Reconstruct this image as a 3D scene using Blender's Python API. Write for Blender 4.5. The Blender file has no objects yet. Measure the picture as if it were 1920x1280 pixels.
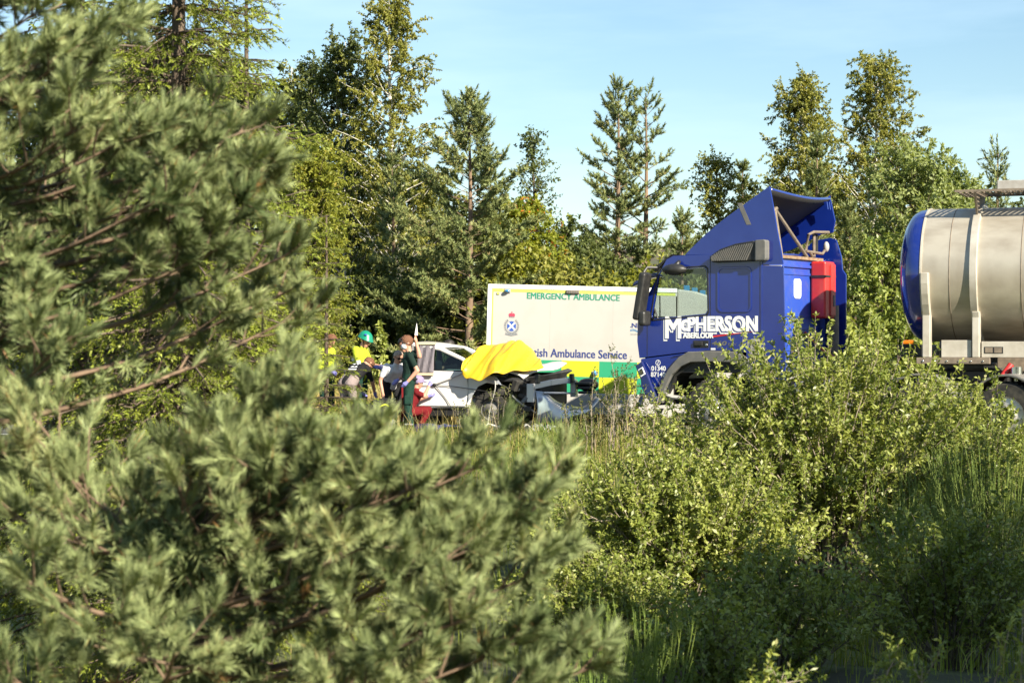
import bpy, bmesh, math, random
import numpy as np
from mathutils import Vector, Matrix
from mathutils.geometry import tessellate_polygon
SC = bpy.context.scene
COL = SC.collection
R = math.radians
# ---------------------------------------------------------------- camera, sky, sun, exposure
EYE = 1.6
FPX = 3733.33                    # 70 mm lens on a 1920 px wide frame
cd = bpy.data.cameras.new('camera'); cam = bpy.data.objects.new('camera', cd); COL.objects.link(cam)
cam.location = (0, 0, EYE); cam.rotation_euler = (R(90), 0, 0)
cd.lens = 70; cd.sensor_width = 36; cd.clip_end = 4000; cd.clip_start = 0.1
cd.dof.use_dof = True; cd.dof.focus_distance = 32.5; cd.dof.aperture_fstop = 6.0
SC.camera = cam
SUN_EL, SUN_AZ = R(31), R(141)   # azimuth clockwise from +Y
SUNV = Vector((math.sin(SUN_AZ)*math.cos(SUN_EL), math.cos(SUN_AZ)*math.cos(SUN_EL), math.sin(SUN_EL)))
W = bpy.data.worlds.new('World'); SC.world = W; W.use_nodes = True
wn, wl = W.node_tree.nodes, W.node_tree.links
bg = wn['Background']; sky = wn.new('ShaderNodeTexSky'); sky.sky_type = 'NISHITA'; sky.sun_disc = False
sky.sun_elevation = SUN_EL; sky.sun_rotation = SUN_AZ; sky.altitude = 200; sky.air_density = 1.15; sky.dust_density = 0.25; sky.ozone_density = 1.6
tc = wn.new('ShaderNodeTexCoord'); mp = wn.new('ShaderNodeMapping'); mp.inputs['Scale'].default_value = (2.2, 2.2, 14); mp.inputs['Rotation'].default_value = (0, R(7), 0)
nz = wn.new('ShaderNodeTexNoise'); nz.inputs['Scale'].default_value = 1.6; nz.inputs['Detail'].default_value = 6; nz.inputs['Roughness'].default_value = 0.55
rp = wn.new('ShaderNodeValToRGB'); rp.color_ramp.elements[0].position = 0.38; rp.color_ramp.elements[1].position = 0.80
rp.color_ramp.elements[1].color = (0.42, 0.42, 0.42, 1)
mx = wn.new('ShaderNodeMix'); mx.data_type = 'RGBA'; mx.inputs['B'].default_value = (9.0, 9.8, 10.4, 1)
wl.new(tc.outputs['Generated'], mp.inputs[0]); wl.new(mp.outputs[0], nz.inputs['Vector']); wl.new(nz.outputs['Fac'], rp.inputs[0])
wl.new(rp.outputs[0], mx.inputs['Factor']); wl.new(sky.outputs[0], mx.inputs['A']); tn = wn.new('ShaderNodeMix'); tn.data_type = 'RGBA'; tn.blend_type = 'MULTIPLY'; tn.inputs['Factor'].default_value = 1; tn.inputs['B'].default_value = (1.0, 1.13, 1.20, 1)
wl.new(mx.outputs['Result'], tn.inputs['A']); wl.new(tn.outputs['Result'], bg.inputs['Color'])
bg.inputs['Strength'].default_value = 0.05
sd = bpy.data.lights.new('sun', 'SUN'); sd.energy = 5.0; sd.angle = R(0.53); sd.color = (1.0, 0.91, 0.74)
so = bpy.data.objects.new('sun', sd); COL.objects.link(so); so.location = SUNV*60
so.rotation_euler = (-SUNV).to_track_quat('-Z', 'Y').to_euler()
SC.view_settings.view_transform = 'Standard'; SC.view_settings.look = 'None'; SC.view_settings.gamma = 1
SC.view_settings.use_curve_mapping = False; SC.view_settings.exposure = 1.33
SC.cycles.use_denoising = True; SC.cycles.max_bounces = 8; SC.cycles.diffuse_bounces = 2; SC.cycles.transparent_max_bounces = 8

def P(px, py, Y):                # point at depth Y metres seen at photo position px, py
    return Vector(((px-960)/FPX*Y, Y, EYE-(py-640)/FPX*Y))
# ---------------------------------------------------------------- materials
def mat(name, col, rough=0.6, metal=0.0, coat=0.0, col2=None, scale=8, bump=0.0, bscale=40, spec=0.5, detail=5, lo=0.35, hi=0.7, stretch=None):
    m = bpy.data.materials.new(name); m.use_nodes = True; n, l = m.node_tree.nodes, m.node_tree.links
    b = n['Principled BSDF']; b.inputs['Base Color'].default_value = (*col, 1); b.inputs['Roughness'].default_value = rough
    b.inputs['Metallic'].default_value = metal; b.inputs['Coat Weight'].default_value = coat; b.inputs['Coat Roughness'].default_value = 0.06
    b.inputs['Specular IOR Level'].default_value = spec
    if col2 or bump:
        t = n.new('ShaderNodeTexCoord'); vec = t.outputs['Object']
        if stretch:
            mpn = n.new('ShaderNodeMapping'); mpn.inputs['Scale'].default_value = stretch; l.new(vec, mpn.inputs[0]); vec = mpn.outputs[0]
    if col2:
        x = n.new('ShaderNodeTexNoise'); x.inputs['Scale'].default_value = scale; x.inputs['Detail'].default_value = detail
        r = n.new('ShaderNodeValToRGB'); r.color_ramp.elements[0].position = lo; r.color_ramp.elements[1].position = hi
        r.color_ramp.elements[0].color = (*col, 1); r.color_ramp.elements[1].color = (*col2, 1)
        l.new(vec, x.inputs['Vector']); l.new(x.outputs['Fac'], r.inputs[0]); l.new(r.outputs[0], b.inputs['Base Color'])
    if bump:
        x = n.new('ShaderNodeTexNoise'); x.inputs['Scale'].default_value = bscale; x.inputs['Detail'].default_value = 4
        u = n.new('ShaderNodeBump'); u.inputs['Strength'].default_value = bump; u.inputs['Distance'].default_value = 0.02
        l.new(vec, x.inputs['Vector']); l.new(x.outputs['Fac'], u.inputs['Height']); l.new(u.outputs[0], b.inputs['Normal'])
    return m
def leafmat(name, c0, c1, trans=0.35, rough=0.5, spec=0.35, c2=None, tcol=None):
    m = bpy.data.materials.new(name); m.use_nodes = True; n, l = m.node_tree.nodes, m.node_tree.links
    b = n['Principled BSDF']; b.inputs['Roughness'].default_value = rough; b.inputs['Specular IOR Level'].default_value = spec
    a = n.new('ShaderNodeAttribute'); a.attribute_name = 'tint'
    r = n.new('ShaderNodeValToRGB'); r.color_ramp.elements[0].color = (*c0, 1); r.color_ramp.elements[1].color = (*c1, 1)
    if c2:
        r.color_ramp.elements[1].position = 0.9; e = r.color_ramp.elements.new(0.97); e.color = (*c2, 1)
    l.new(a.outputs['Fac'], r.inputs[0]); l.new(r.outputs[0], b.inputs['Base Color'])
    t = n.new('ShaderNodeBsdfTranslucent'); g = n.new('ShaderNodeMix'); g.data_type = 'RGBA'; g.blend_type = 'MULTIPLY'; g.inputs['Factor'].default_value = 1
    g.inputs['B'].default_value = (*(tcol or (1.5, 1.5, 0.6)), 1); l.new(r.outputs[0], g.inputs['A']); l.new(g.outputs['Result'], t.inputs['Color'])
    x = n.new('ShaderNodeMixShader'); x.inputs[0].default_value = trans
    l.new(b.outputs[0], x.inputs[1]); l.new(t.outputs[0], x.inputs[2]); l.new(x.outputs[0], n['Material Output'].inputs['Surface'])
    return m
def glassmat(name, tint=(0.75, 0.85, 0.82), opac=0.25):
    m = bpy.data.materials.new(name); m.use_nodes = True; n, l = m.node_tree.nodes, m.node_tree.links
    g = n.new('ShaderNodeBsdfGlossy'); g.inputs['Roughness'].default_value = 0.02
    t = n.new('ShaderNodeBsdfTransparent'); t.inputs['Color'].default_value = (*tint, 1)
    f = n.new('ShaderNodeLayerWeight'); f.inputs['Blend'].default_value = 0.5
    p = n.new('ShaderNodeMath'); p.operation = 'POWER'; p.inputs[1].default_value = 4.0; l.new(f.outputs['Facing'], p.inputs[0])
    q = n.new('ShaderNodeMath'); q.operation = 'MULTIPLY_ADD'; q.inputs[1].default_value = 0.6; q.inputs[2].default_value = 0.05; l.new(p.outputs[0], q.inputs[0])
    x = n.new('ShaderNodeMixShader'); l.new(q.outputs[0], x.inputs[0]); l.new(t.outputs[0], x.inputs[1]); l.new(g.outputs[0], x.inputs[2])
    l.new(x.outputs[0], n['Material Output'].inputs['Surface']); return m
M = dict(
 blue=mat('blue_paint', (0.004, 0.018, 0.185), 0.20, 0, 1.0, col2=(0.008, 0.026, 0.21), scale=2.2),
 bluedusty=mat('dusty_blue_paint', (0.018, 0.060, 0.36), 0.5, 0, 0.2, col2=(0.06, 0.085, 0.30), scale=6, lo=0.5, hi=0.8),
 navy=mat('navy_paint', (0.012, 0.018, 0.10), 0.35, 0, 0.5),
 black=mat('black_plastic', (0.012, 0.012, 0.013), 0.5, col2=(0.03, 0.029, 0.027), scale=9),
 rubber=mat('rubber', (0.014, 0.014, 0.014), 0.85, col2=(0.05, 0.045, 0.035), scale=14),
 grey=mat('grey_plastic', (0.11, 0.11, 0.105), 0.65, col2=(0.16, 0.15, 0.135), scale=7),
 lightgrey=mat('light_grey', (0.38, 0.37, 0.35), 0.5, col2=(0.28, 0.26, 0.23), scale=7),
 white=mat('white_paint', (0.40, 0.385, 0.36), 0.4, col2=(0.365, 0.345, 0.315), scale=1.6, lo=0.5, hi=0.8, coat=0.2),
 carwhite=mat('white_car_paint', (0.70, 0.69, 0.67), 0.3, 0, 0.6, col2=(0.70, 0.68, 0.63), scale=4),
 silver=mat('silver_paint', (0.52, 0.53, 0.56), 0.35, 0.5, 0.3),
 vinyl=mat('white_vinyl', (0.85, 0.85, 0.83), 0.4),
 steel=mat('brushed_steel', (0.52, 0.47, 0.38), 0.44, 0.5, col2=(0.38, 0.33, 0.26), scale=2.2, stretch=(1, 4, 0.6), bump=0.05, bscale=60),
 steel2=mat('dusty_steel', (0.55, 0.51, 0.44), 0.55, 0.35, col2=(0.42, 0.38, 0.31), scale=5),
 chrome=mat('chrome', (0.75, 0.74, 0.70), 0.22, 1.0),
 alloy=mat('alloy', (0.55, 0.54, 0.51), 0.4, 0.7, col2=(0.42, 0.40, 0.36), scale=9),
 rust=mat('rusty_metal', (0.22, 0.13, 0.07), 0.75, 0.2, col2=(0.32, 0.25, 0.17), scale=16),
 brownsteel=mat('weathered_steel', (0.16, 0.13, 0.10), 0.7, 0.3, col2=(0.25, 0.20, 0.15), scale=12),
 red=mat('red_plastic', (0.50, 0.020, 0.018), 0.45, col2=(0.42, 0.03, 0.025), scale=6, coat=0.2),
 redvinyl=mat('red_vinyl', (0.55, 0.03, 0.04), 0.5),
 yellow=mat('hi_vis_yellow', (0.46, 0.52, 0.015), 0.5),
 trim=mat('yellow_trim', (0.55, 0.58, 0.10), 0.5),
 green=mat('battenburg_green', (0.02, 0.26, 0.13), 0.45),
 textgreen=mat('green_vinyl', (0.02, 0.20, 0.12), 0.45),
 textblue=mat('blue_vinyl', (0.025, 0.04, 0.16), 0.45),
 crestblue=mat('crest_blue', (0.03, 0.08, 0.32), 0.5),
 crestgrey=mat('crest_grey', (0.12, 0.13, 0.15), 0.6, col2=(0.25, 0.25, 0.25), scale=60),
 crestred=mat('crest_red', (0.35, 0.04, 0.08), 0.5),
 lens=mat('blue_lens', (0.02, 0.16, 0.34), 0.12, coat=1.0),
 amber=mat('amber_lens', (0.70, 0.16, 0.01), 0.2, coat=0.8),
 sheet=mat('yellow_sheet', (0.56, 0.38, 0.012), 0.45, col2=(0.50, 0.32, 0.012), scale=7, bump=0.25, bscale=14),
 cover=mat('grey_cover', (0.13, 0.115, 0.13), 0.8, bump=0.3, bscale=18),
 beige=mat('beige_webbing', (0.50, 0.42, 0.28), 0.8),
 dash=mat('dark_interior', (0.02, 0.02, 0.022), 0.7),
 asphalt=mat('asphalt', (0.045, 0.045, 0.045), 0.9, col2=(0.07, 0.068, 0.064), scale=30, bump=0.4, bscale=300),
 paint=mat('road_paint', (0.7, 0.7, 0.66), 0.7),
 glass=glassmat('glass', (0.88, 0.93, 0.92)), carglass=glassmat('car_glass', (0.30, 0.42, 0.42)),
)
# ---------------------------------------------------------------- mesh helpers
def link(name, me, parent=None, m=None):
    o = bpy.data.objects.new(name, me); COL.objects.link(o); o.parent = parent
    if m is not None and me is not None: me.materials.append(M[m] if isinstance(m, str) else m)
    return o
def tag(o, label, cat, group=None):
    o['label'] = label; o['category'] = cat
    if group: o['group'] = group
    return o
def empty(name, loc, rz=0, label=None, cat=None, group=None):
    o = bpy.data.objects.new(name, None); COL.objects.link(o); o.location = loc; o.rotation_euler = (0, 0, rz)
    if label: tag(o, label, cat, group)
    return o
class MB:
    def __init__(s): s.v = []; s.f = []
    def add(s, vs, fs):
        k = len(s.v); s.v += [tuple(v) for v in vs]; s.f += [tuple(i+k for i in f) for f in fs]; return s
    def box(s, lo, hi, mtx=None):
        x0, y0, z0 = lo; x1, y1, z1 = hi
        vs = [(x0,y0,z0),(x1,y0,z0),(x1,y1,z0),(x0,y1,z0),(x0,y0,z1),(x1,y0,z1),(x1,y1,z1),(x0,y1,z1)]
        if mtx is not None: vs = [mtx @ Vector(v) for v in vs]
        return s.add(vs, [(0,3,2,1),(4,5,6,7),(0,1,5,4),(1,2,6,5),(2,3,7,6),(3,0,4,7)])
    def beam(s, a, b, w, h=None):        # square bar between two points
        a, b = Vector(a), Vector(b); d = b-a; L = d.length
        q = d.to_track_quat('X', 'Z').to_matrix().to_4x4(); q.translation = a; h = h or w
        return s.box((0, -w/2, -h/2), (L, w/2, h/2), q)
    def tube(s, pts, r, n=8, cap=True):
        pts = [Vector(p) for p in pts]; rs = r if isinstance(r, (list, tuple)) else [r]*len(pts); vs = []; fs = []
        for i, p in enumerate(pts):
            d = (pts[min(i+1, len(pts)-1)]-pts[max(i-1, 0)]).normalized()
            u = d.cross(Vector((0.13, 0.21, 1)) if abs(d.z) < 0.95 else Vector((1, 0.1, 0))).normalized(); w = d.cross(u)
            for k in range(n):
                a = 2*math.pi*k/n; vs.append(p+(u*math.cos(a)+w*math.sin(a))*rs[i])
        for i in range(len(pts)-1):
            for k in range(n):
                fs.append((i*n+k, i*n+(k+1) % n, (i+1)*n+(k+1) % n, (i+1)*n+k))
        if cap: fs += [tuple(range(n-1, -1, -1)), tuple(range((len(pts)-1)*n, len(pts)*n))]
        return s.add(vs, fs)
    def lathe(s, prof, c, ax='y', n=32):  # prof: (radius, along-axis)
        vs = []; fs = []
        for (r, t) in prof:
            for k in range(n):
                a = 2*math.pi*k/n; u, w = r*math.cos(a), r*math.sin(a)
                p = {'y': (u, t, w), 'x': (t, u, w), 'z': (u, w, t)}[ax]; vs.append((p[0]+c[0], p[1]+c[1], p[2]+c[2]))
        for i in range(len(prof)-1):
            for k in range(n): fs.append((i*n+k, (i+1)*n+k, (i+1)*n+(k+1) % n, i*n+(k+1) % n))
        return s.add(vs, fs)
    def plate(s, outer, holes=(), t=0.03, to3=None):   # 2D outline with holes, extruded by t along the third axis
        loops = [list(outer)]+[list(h) for h in holes]
        tri = tessellate_polygon([[Vector((a, b, 0)) for a, b in lp] for lp in loops]); flat = [p for lp in loops for p in lp]; n = len(flat)
        vs = [to3(a, b, 0) for a, b in flat]+[to3(a, b, t) for a, b in flat]; fs = []
        for q in tri: fs.append(tuple(q)); fs.append(tuple(i+n for i in reversed(q)))
        k = 0
        for lp in loops:
            for i in range(len(lp)):
                j = (i+1) % len(lp); fs.append((k+i, k+j, k+j+n, k+i+n))
            k += len(lp)
        return s.add(vs, fs)
    def ball(s, c, r, nu=14, nv=8, mtx=None):
        r = r if isinstance(r, (tuple, list)) else (r, r, r); vs = []; fs = []
        for i in range(nv+1):
            t = math.pi*i/nv
            for k in range(nu):
                a = 2*math.pi*k/nu; v = Vector((r[0]*math.sin(t)*math.cos(a), r[1]*math.sin(t)*math.sin(a), r[2]*math.cos(t)))
                if mtx is not None: v = mtx @ v
                vs.append((v[0]+c[0], v[1]+c[1], v[2]+c[2]))
        for i in range(nv):
            for k in range(nu): fs.append((i*nu+k, (i+1)*nu+k, (i+1)*nu+(k+1) % nu, i*nu+(k+1) % nu))
        return s.add(vs, fs)
    def build(s, name, m, parent=None, smooth=False, bevel=0, seg=2, sub=0):
        me = bpy.data.meshes.new(name); me.from_pydata(s.v, [], s.f); me.update()
        b = bmesh.new(); b.from_mesh(me); bmesh.ops.remove_doubles(b, verts=b.verts, dist=1e-5); bmesh.ops.recalc_face_normals(b, faces=b.faces); b.to_mesh(me); b.free()
        o = link(name, me, parent, m)
        if smooth:
            for p in me.polygons: p.use_smooth = True
            try: me.set_sharp_from_angle(angle=R(40))
            except Exception: pass
        if bevel:
            d = o.modifiers.new('bevel', 'BEVEL'); d.width = bevel; d.segments = seg; d.limit_method = 'ANGLE'; d.angle_limit = R(35)
        if sub:
            d = o.modifiers.new('sub', 'SUBSURF'); d.levels = sub; d.render_levels = sub
        return o
def smoothcurve(pts, n=6):               # Catmull-Rom through 2D or 3D points
    pts = [Vector(p) for p in pts]; out = []
    for i in range(len(pts)-1):
        a, b, c, d = pts[max(i-1, 0)], pts[i], pts[i+1], pts[min(i+2, len(pts)-1)]
        for k in range(n):
            t = k/n; out.append(0.5*((2*b)+(c-a)*t+(2*a-5*b+4*c-d)*t*t+(3*b-a-3*c+d)*t**3))
    return out+[pts[-1]]
def rrect(x0, x1, z0, z1, r, n=4):
    out = []
    for cx, cz, a0 in ((x1-r, z1-r, 0), (x0+r, z1-r, 90), (x0+r, z0+r, 180), (x1-r, z0+r, 270)):
        for k in range(n+1):
            a = R(a0+90*k/n); out.append((cx+r*math.cos(a), cz+r*math.sin(a)))
    return out
def lettering(txt, m, parent, org, right, up, w, h, bold=0.0, shear=0.0, name='lettering', depth=0.0015):
    """flat print: text scaled into a box of w x h whose lower left corner is org; bold thickens strokes by layered copies"""
    c = bpy.data.curves.new('t', 'FONT'); c.body = txt; c.shear = shear; c.resolution_u = 3
    o = bpy.data.objects.new('t', c); COL.objects.link(o); dg = bpy.context.evaluated_depsgraph_get()
    me = bpy.data.meshes.new_from_object(o.evaluated_get(dg)); bpy.data.objects.remove(o); bpy.data.curves.remove(c)
    co = np.array([v.co[:] for v in me.vertices]); mn, mxx = co.min(0), co.max(0)
    rt, u = Vector(right), Vector(up); nn = rt.cross(u); fs = [tuple(p.vertices) for p in me.polygons]; mb = MB()
    sh = [(0, 0)] if not bold else [(-bold, -bold*0.6), (bold, -bold*0.6), (-bold, bold*0.6), (bold, bold*0.6), (0, 0)]
    for i, (dx, dz) in enumerate(sh):
        mb.add([Vector(org)+rt*((q[0]-mn[0])/(mxx[0]-mn[0])*w+dx)+u*((q[1]-mn[1])/(mxx[1]-mn[1])*h+dz)+nn*(depth+0.00012*i) for q in co], fs)
    me2 = bpy.data.meshes.new(name); me2.from_pydata(mb.v, [], mb.f); me2.update(); bpy.data.meshes.remove(me)
    return link(name, me2, parent, m)
# ---------------------------------------------------------------- terrain
_ky = [-40, 0, 6, 12, 18, 22, 26, 28.2, 29.2, 42, 50, 80, 4000]
_kz = [0.1, 0.0, -0.35, -0.85, -1.1, -0.85, -0.22, -0.02, 0.0, 0.0, 0.35, 1.0, 1.2]
def zg(x, y):
    x = np.asarray(x, float); y = np.asarray(y, float); yy = y+0.18*(x-2)*np.clip((60-np.abs(x))/50, 0, 1)*(y < 29)*0.35
    b = np.interp(yy, _ky, _kz); k = np.clip((28-yy)/6, 0, 1)+np.clip((y-42)/6, 0, 1)
    return b+k*0.09*(np.sin(x*1.3+0.7*y)+np.sin(0.8*x-1.1*y+2)*0.8+0.5*np.sin(2.9*x+1.7*y))
def zg1(x, y): return float(zg(x, y))
def npmesh(name, V, F, m, parent=None, tint=None, smooth=False):
    V = np.ascontiguousarray(V, np.float32); F = np.ascontiguousarray(F, np.int32); n, k = F.shape
    me = bpy.data.meshes.new(name); me.vertices.add(len(V)); me.vertices.foreach_set('co', V.ravel()); me.loops.add(n*k); me.loops.foreach_set('vertex_index', F.ravel())
    me.polygons.add(n); me.polygons.foreach_set('loop_start', np.arange(0, n*k, k, dtype=np.int32))
    if smooth: me.polygons.foreach_set('use_smooth', np.ones(n, bool))
    me.update(calc_edges=True)
    if tint is not None:
        a = me.attributes.new('tint', 'FLOAT', 'FACE'); a.data.foreach_set('value', np.ascontiguousarray(tint, np.float32))
    return link(name, me, parent, m)
gx = np.concatenate([-np.geomspace(60, 2500, 14)[::-1], np.arange(-50, 50.1, 1.25), np.geomspace(60, 2500, 14)])
gy = np.concatenate([-np.geomspace(30, 1500, 8)[::-1], np.arange(-24, 90, 1.25), np.geomspace(92, 3500, 22)])
GX, GY = np.meshgrid(gx, gy); GZ = zg(GX, GY)
ii = np.arange(len(gy)-1)[:, None]*len(gx)+np.arange(len(gx)-1)[None, :]
F = np.stack([ii, ii+1, ii+1+len(gx), ii+len(gx)], -1).reshape(-1, 4)
M['soil'] = mat('soil_and_moss', (0.05, 0.045, 0.022), 0.95, col2=(0.09, 0.105, 0.03), scale=0.9, bump=0.8, bscale=9, detail=9, lo=0.4, hi=0.62)
g = npmesh('ground', np.stack([GX, GY, GZ], -1).reshape(-1, 3), F, 'soil', smooth=True); g['kind'] = 'structure'
# road: a strip with a slight bend of direction, edge lines and a centre dash line
RD = Vector((math.cos(R(-12)), math.sin(R(-12)), 0)); RN = Vector((-RD.y, RD.x, 0)); RC = Vector((3.0, 35.0, 0))
def strip(name, a0, a1, l0, l1, z, m, n=40):
    mb = MB(); vs = []; fs = []
    for i in range(n+1):
        c = RC+RD*(l0+(l1-l0)*i/n); vs += [(c+RN*a0)[:2]+(z,), (c+RN*a1)[:2]+(z,)]
        if i: fs.append((2*i-2, 2*i, 2*i+1, 2*i-1))
    mb.add(vs, fs); o = mb.build(name, m); o['kind'] = 'structure'; return o
for o_ in [strip('road', -3.6, 3.4, -22, 22, 0.012, 'asphalt')]: pass
strip('road_marking', -3.35, -3.23, -22, 22, 0.016, 'paint'); strip('road_marking', 3.05, 3.17, -22, 22, 0.016, 'paint')
for k in range(6): strip('road_marking', -0.06, 0.06, -20+k*7, -17+k*7, 0.016, 'paint', 2)
# far heather hill behind the trees
hx = np.linspace(-700, 900, 90); hy = np.linspace(250, 1500, 24); HX, HY = np.meshgrid(hx, hy)
ridge = 16+7*np.sin(HX/170+0.6)+3*np.sin(HX/61)+1.2*np.sin(HX/23)
HZ = ridge*np.clip((HY-250)/220, 0, 1)**0.8-4*(HY < 260)+np.sin(HX/13+HY/19)*0.35
ii = np.arange(23)[:, None]*90+np.arange(89)[None, :]
M['heather'] = mat('heather', (0.085, 0.060, 0.032), 0.95, col2=(0.07, 0.075, 0.03), scale=0.05, bump=0.8, bscale=0.5, detail=9, lo=0.45, hi=0.6)
h_ = npmesh('hill', np.stack([HX, HY, HZ], -1).reshape(-1, 3), np.stack([ii, ii+1, ii+91, ii+90], -1).reshape(-1, 4), 'heather', smooth=True); h_['kind'] = 'structure'
# ---------------------------------------------------------------- tractor unit (local: +X forward, +Y its left = near side)
def wheel(parent, c, side, r=0.5, w=0.3, drive=False, car=False):
    """tyre, rim, nuts; side=+1 means outer face towards +Y"""
    x, y, z = c; s = side
    pr = [(r*0.56, 0), (r*0.6, w*0.02), (r*0.72, -w*0.02), (r*0.93, 0.0), (r*0.985, -w*0.08), (r, -w*0.2), (r, -w*0.8), (r*0.95, -w), (r*0.56, -w*0.95)]
    t = MB().lathe([(a, s*b) for a, b in pr], c, 'y', 40).build('tyre', 'rubber', parent, True)
    tr = MB()
    for k in range(34):
        a = 2*math.pi*k/34
        q = Matrix.Translation((x, y-s*w*0.5, z)) @ Matrix.Rotation(a, 4, 'Y')
        tr.box((r-0.004, -w*0.42, -0.018), (r+0.009, -w*0.06, 0.018), q); tr.box((r-0.004, w*0.06, -0.002), (r+0.009, w*0.42, 0.034), q)
    tr.build('tread', 'rubber', t)
    if car:
        pr = [(r*0.57, -0.02), (r*0.54, -0.06), (r*0.2, -0.03), (r*0.12, 0.0), (0.001, 0.0)]
    elif drive:
        pr = [(r*0.575, 0.012), (r*0.55, -0.01), (r*0.53, -0.03), (r*0.34, -0.02), (r*0.31, 0.02), (r*0.27, 0.04), (r*0.25, -0.12), (0.001, -0.14)]
    else:
        pr = [(r*0.575, 0.012), (r*0.54, -0.03), (r*0.5, -0.10), (r*0.33, -0.02), (r*0.25, 0.0), (r*0.18, 0.06), (0.001, 0.07)]
    ri = MB().lathe([(a, s*b) for a, b in pr], c, 'y', 40).build('rim', 'alloy' if not car else 'grey', parent, True)
    if drive: MB().lathe([(r*0.255, s*0.02), (r*0.2, -s*0.05), (0.001, -s*0.06)], c, 'y', 24).build('hub', 'black', ri, True)
    rr = r*(0.43 if not car else 0.14)
    for k in range(10 if not car else 5):
        a = 2*math.pi*k/(10 if not car else 5)+0.15
        y0 = y-s*0.025 if not car else y-s*0.03
        MB().tube([(x+rr*math.cos(a), y0, z+rr*math.sin(a)), (x+rr*math.cos(a), y0+s*0.05, z+rr*math.sin(a))], [0.021, 0.017] if not car else 0.01, 8).build('wheel_nut', 'chrome', ri, True)
    return t
TY = R(180-32)
truck = empty('tractor_unit', (3.867, 32.96, 0), TY, 'dark blue lorry cab with smashed front corner and tall roof fairing', 'lorry')
S = lambda off: (lambda a, b, t: (a, off+t, b))          # plates in X-Z standing at y = off
X = lambda off: (lambda a, b, t: (off+t, a, b))          # plates in Y-Z standing at x = off
win = [(1.06, 1.97), (1.085, 2.03), (0.955, 2.70), (0.92, 2.755), (0.15, 2.785), (0.10, 2.74), (0.085, 2.10), (0.12, 2.045)]
side = [(1.32, 1.33), (1.36, 1.60), (1.35, 1.95), (1.27, 2.18), (0.82, 2.93), (0.70, 2.985), (-0.3, 3.0), (-0.88, 2.99), (-0.88, 1.10), (-0.62, 1.10), (-0.60, 1.43), (0.45, 1.43)]
MB().plate(side, [win], 0.05, S(1.20)).build('side_panel', 'blue', truck, bevel=0.012)
MB().plate(side, [win], 0.05, S(-1.25)).build('side_panel', 'blue', truck, bevel=0.012)
def grow(poly, d):
    cx = sum(p[0] for p in poly)/len(poly); cz = sum(p[1] for p in poly)/len(poly)
    return [(p[0]+math.copysign(d, p[0]-cx), p[1]+math.copysign(d, p[1]-cz)) for p in poly]
for sy in (1, -1):
    w_ = MB().plate(grow(win, 0.012), [grow(win, -0.035)], 0.02, S(1.236 if sy > 0 else -1.256)).build('window_seal', 'black', truck, bevel=0.004)
    MB().plate(grow(win, -0.03), [], 0.006, S(1.235*sy)).build('window_glass', 'glass', w_)
# raised sleeper panel and its groove, door gaps
MB().plate(rrect(-0.70, -0.09, 2.06, 2.79, 0.09), [rrect(-0.665, -0.125, 2.095, 2.755, 0.07)], 0.013, S(1.249)).build('panel_bead', 'blue', truck, bevel=0.006)
for a, b in (((0.025, 1.44), (0.037, 2.97)), ((-0.847, 1.12), (-0.836, 2.96)), ((1.17, 1.36), (1.18, 1.93))):
    MB().plate([(a[0], a[1]), (b[0], a[1]), (b[0], b[1]), (a[0], b[1])], [], 0.002, S(1.2495)).build('door_gap', 'black', truck)
MB().plate([(-0.845, 1.74), (0.03, 1.765), (0.03, 1.774), (-0.845, 1.749)], [], 0.002, S(1.2495)).build('door_gap', 'black', truck)
# roof, floor, front, windscreen
roofc = [(0.82, 2.93), (0.70, 2.985), (0.3, 3.02), (-0.3, 3.03), (-0.88, 2.99)]
mb = MB(); vs = []; fs = []
ys = [-1.199, -0.8, 0, 0.8, 1.199]
for i, (a, b) in enumerate(roofc):
    for y in ys: vs.append((a, y, b+0.05*(1-(y/1.2)**2)-0.012))
for i in range(len(roofc)-1):
    for k in range(4): fs.append((i*5+k, i*5+k+1, i*5+k+6, i*5+k+5))
mb.add(vs, fs); o = mb.build('roof', 'blue', truck, True); d = o.modifiers.new('s', 'SOLIDIFY'); d.thickness = 0.03
MB().plate([(1.32, 1.33), (1.37, 1.60), (1.36, 1.93), (1.29, 1.93), (1.27, 1.33)], [], 2.39, S(-1.195)).build('front_panel', 'blue', truck, bevel=0.02)
MB().plate([(1.335, 1.95), (1.262, 2.16), (0.80, 2.925), (0.79, 2.91), (1.25, 2.15), (1.322, 1.95)], [], 2.36, S(-1.18)).build('windscreen', 'glass', truck)
MB().box((-0.86, -1.19, 1.10), (1.25, 1.19, 1.30)).build('cab_floor', 'dash', truck)
MB().plate([(0.78, 1.3), (1.28, 1.3), (1.28, 1.95), (1.15, 2.02), (0.95, 1.98), (0.80, 1.75)], [], 2.3, S(-1.15)).build('dashboard', 'dash', truck, bevel=0.03)
for sy in (0.55, -0.55):
    st = MB().box((-0.25, sy-0.27, 1.35), (0.28, sy+0.27, 1.62)).build('driver_seat', 'dash', truck, bevel=0.05)
    MB().plate([(-0.25, 1.5), (-0.05, 1.5), (-0.22, 2.25), (-0.34, 2.25)], [], 0.46, S(sy-0.23)).build('backrest', 'dash', st, bevel=0.04)
MB().tube([(0.62+0.20*math.cos(a)*0.5, -0.55+0.21*math.sin(a), 1.98+0.19*math.cos(a)*0.6) for a in np.linspace(0, 2*math.pi, 25)], 0.016, 6, False).build('steering_wheel', 'black', truck, True)
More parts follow.
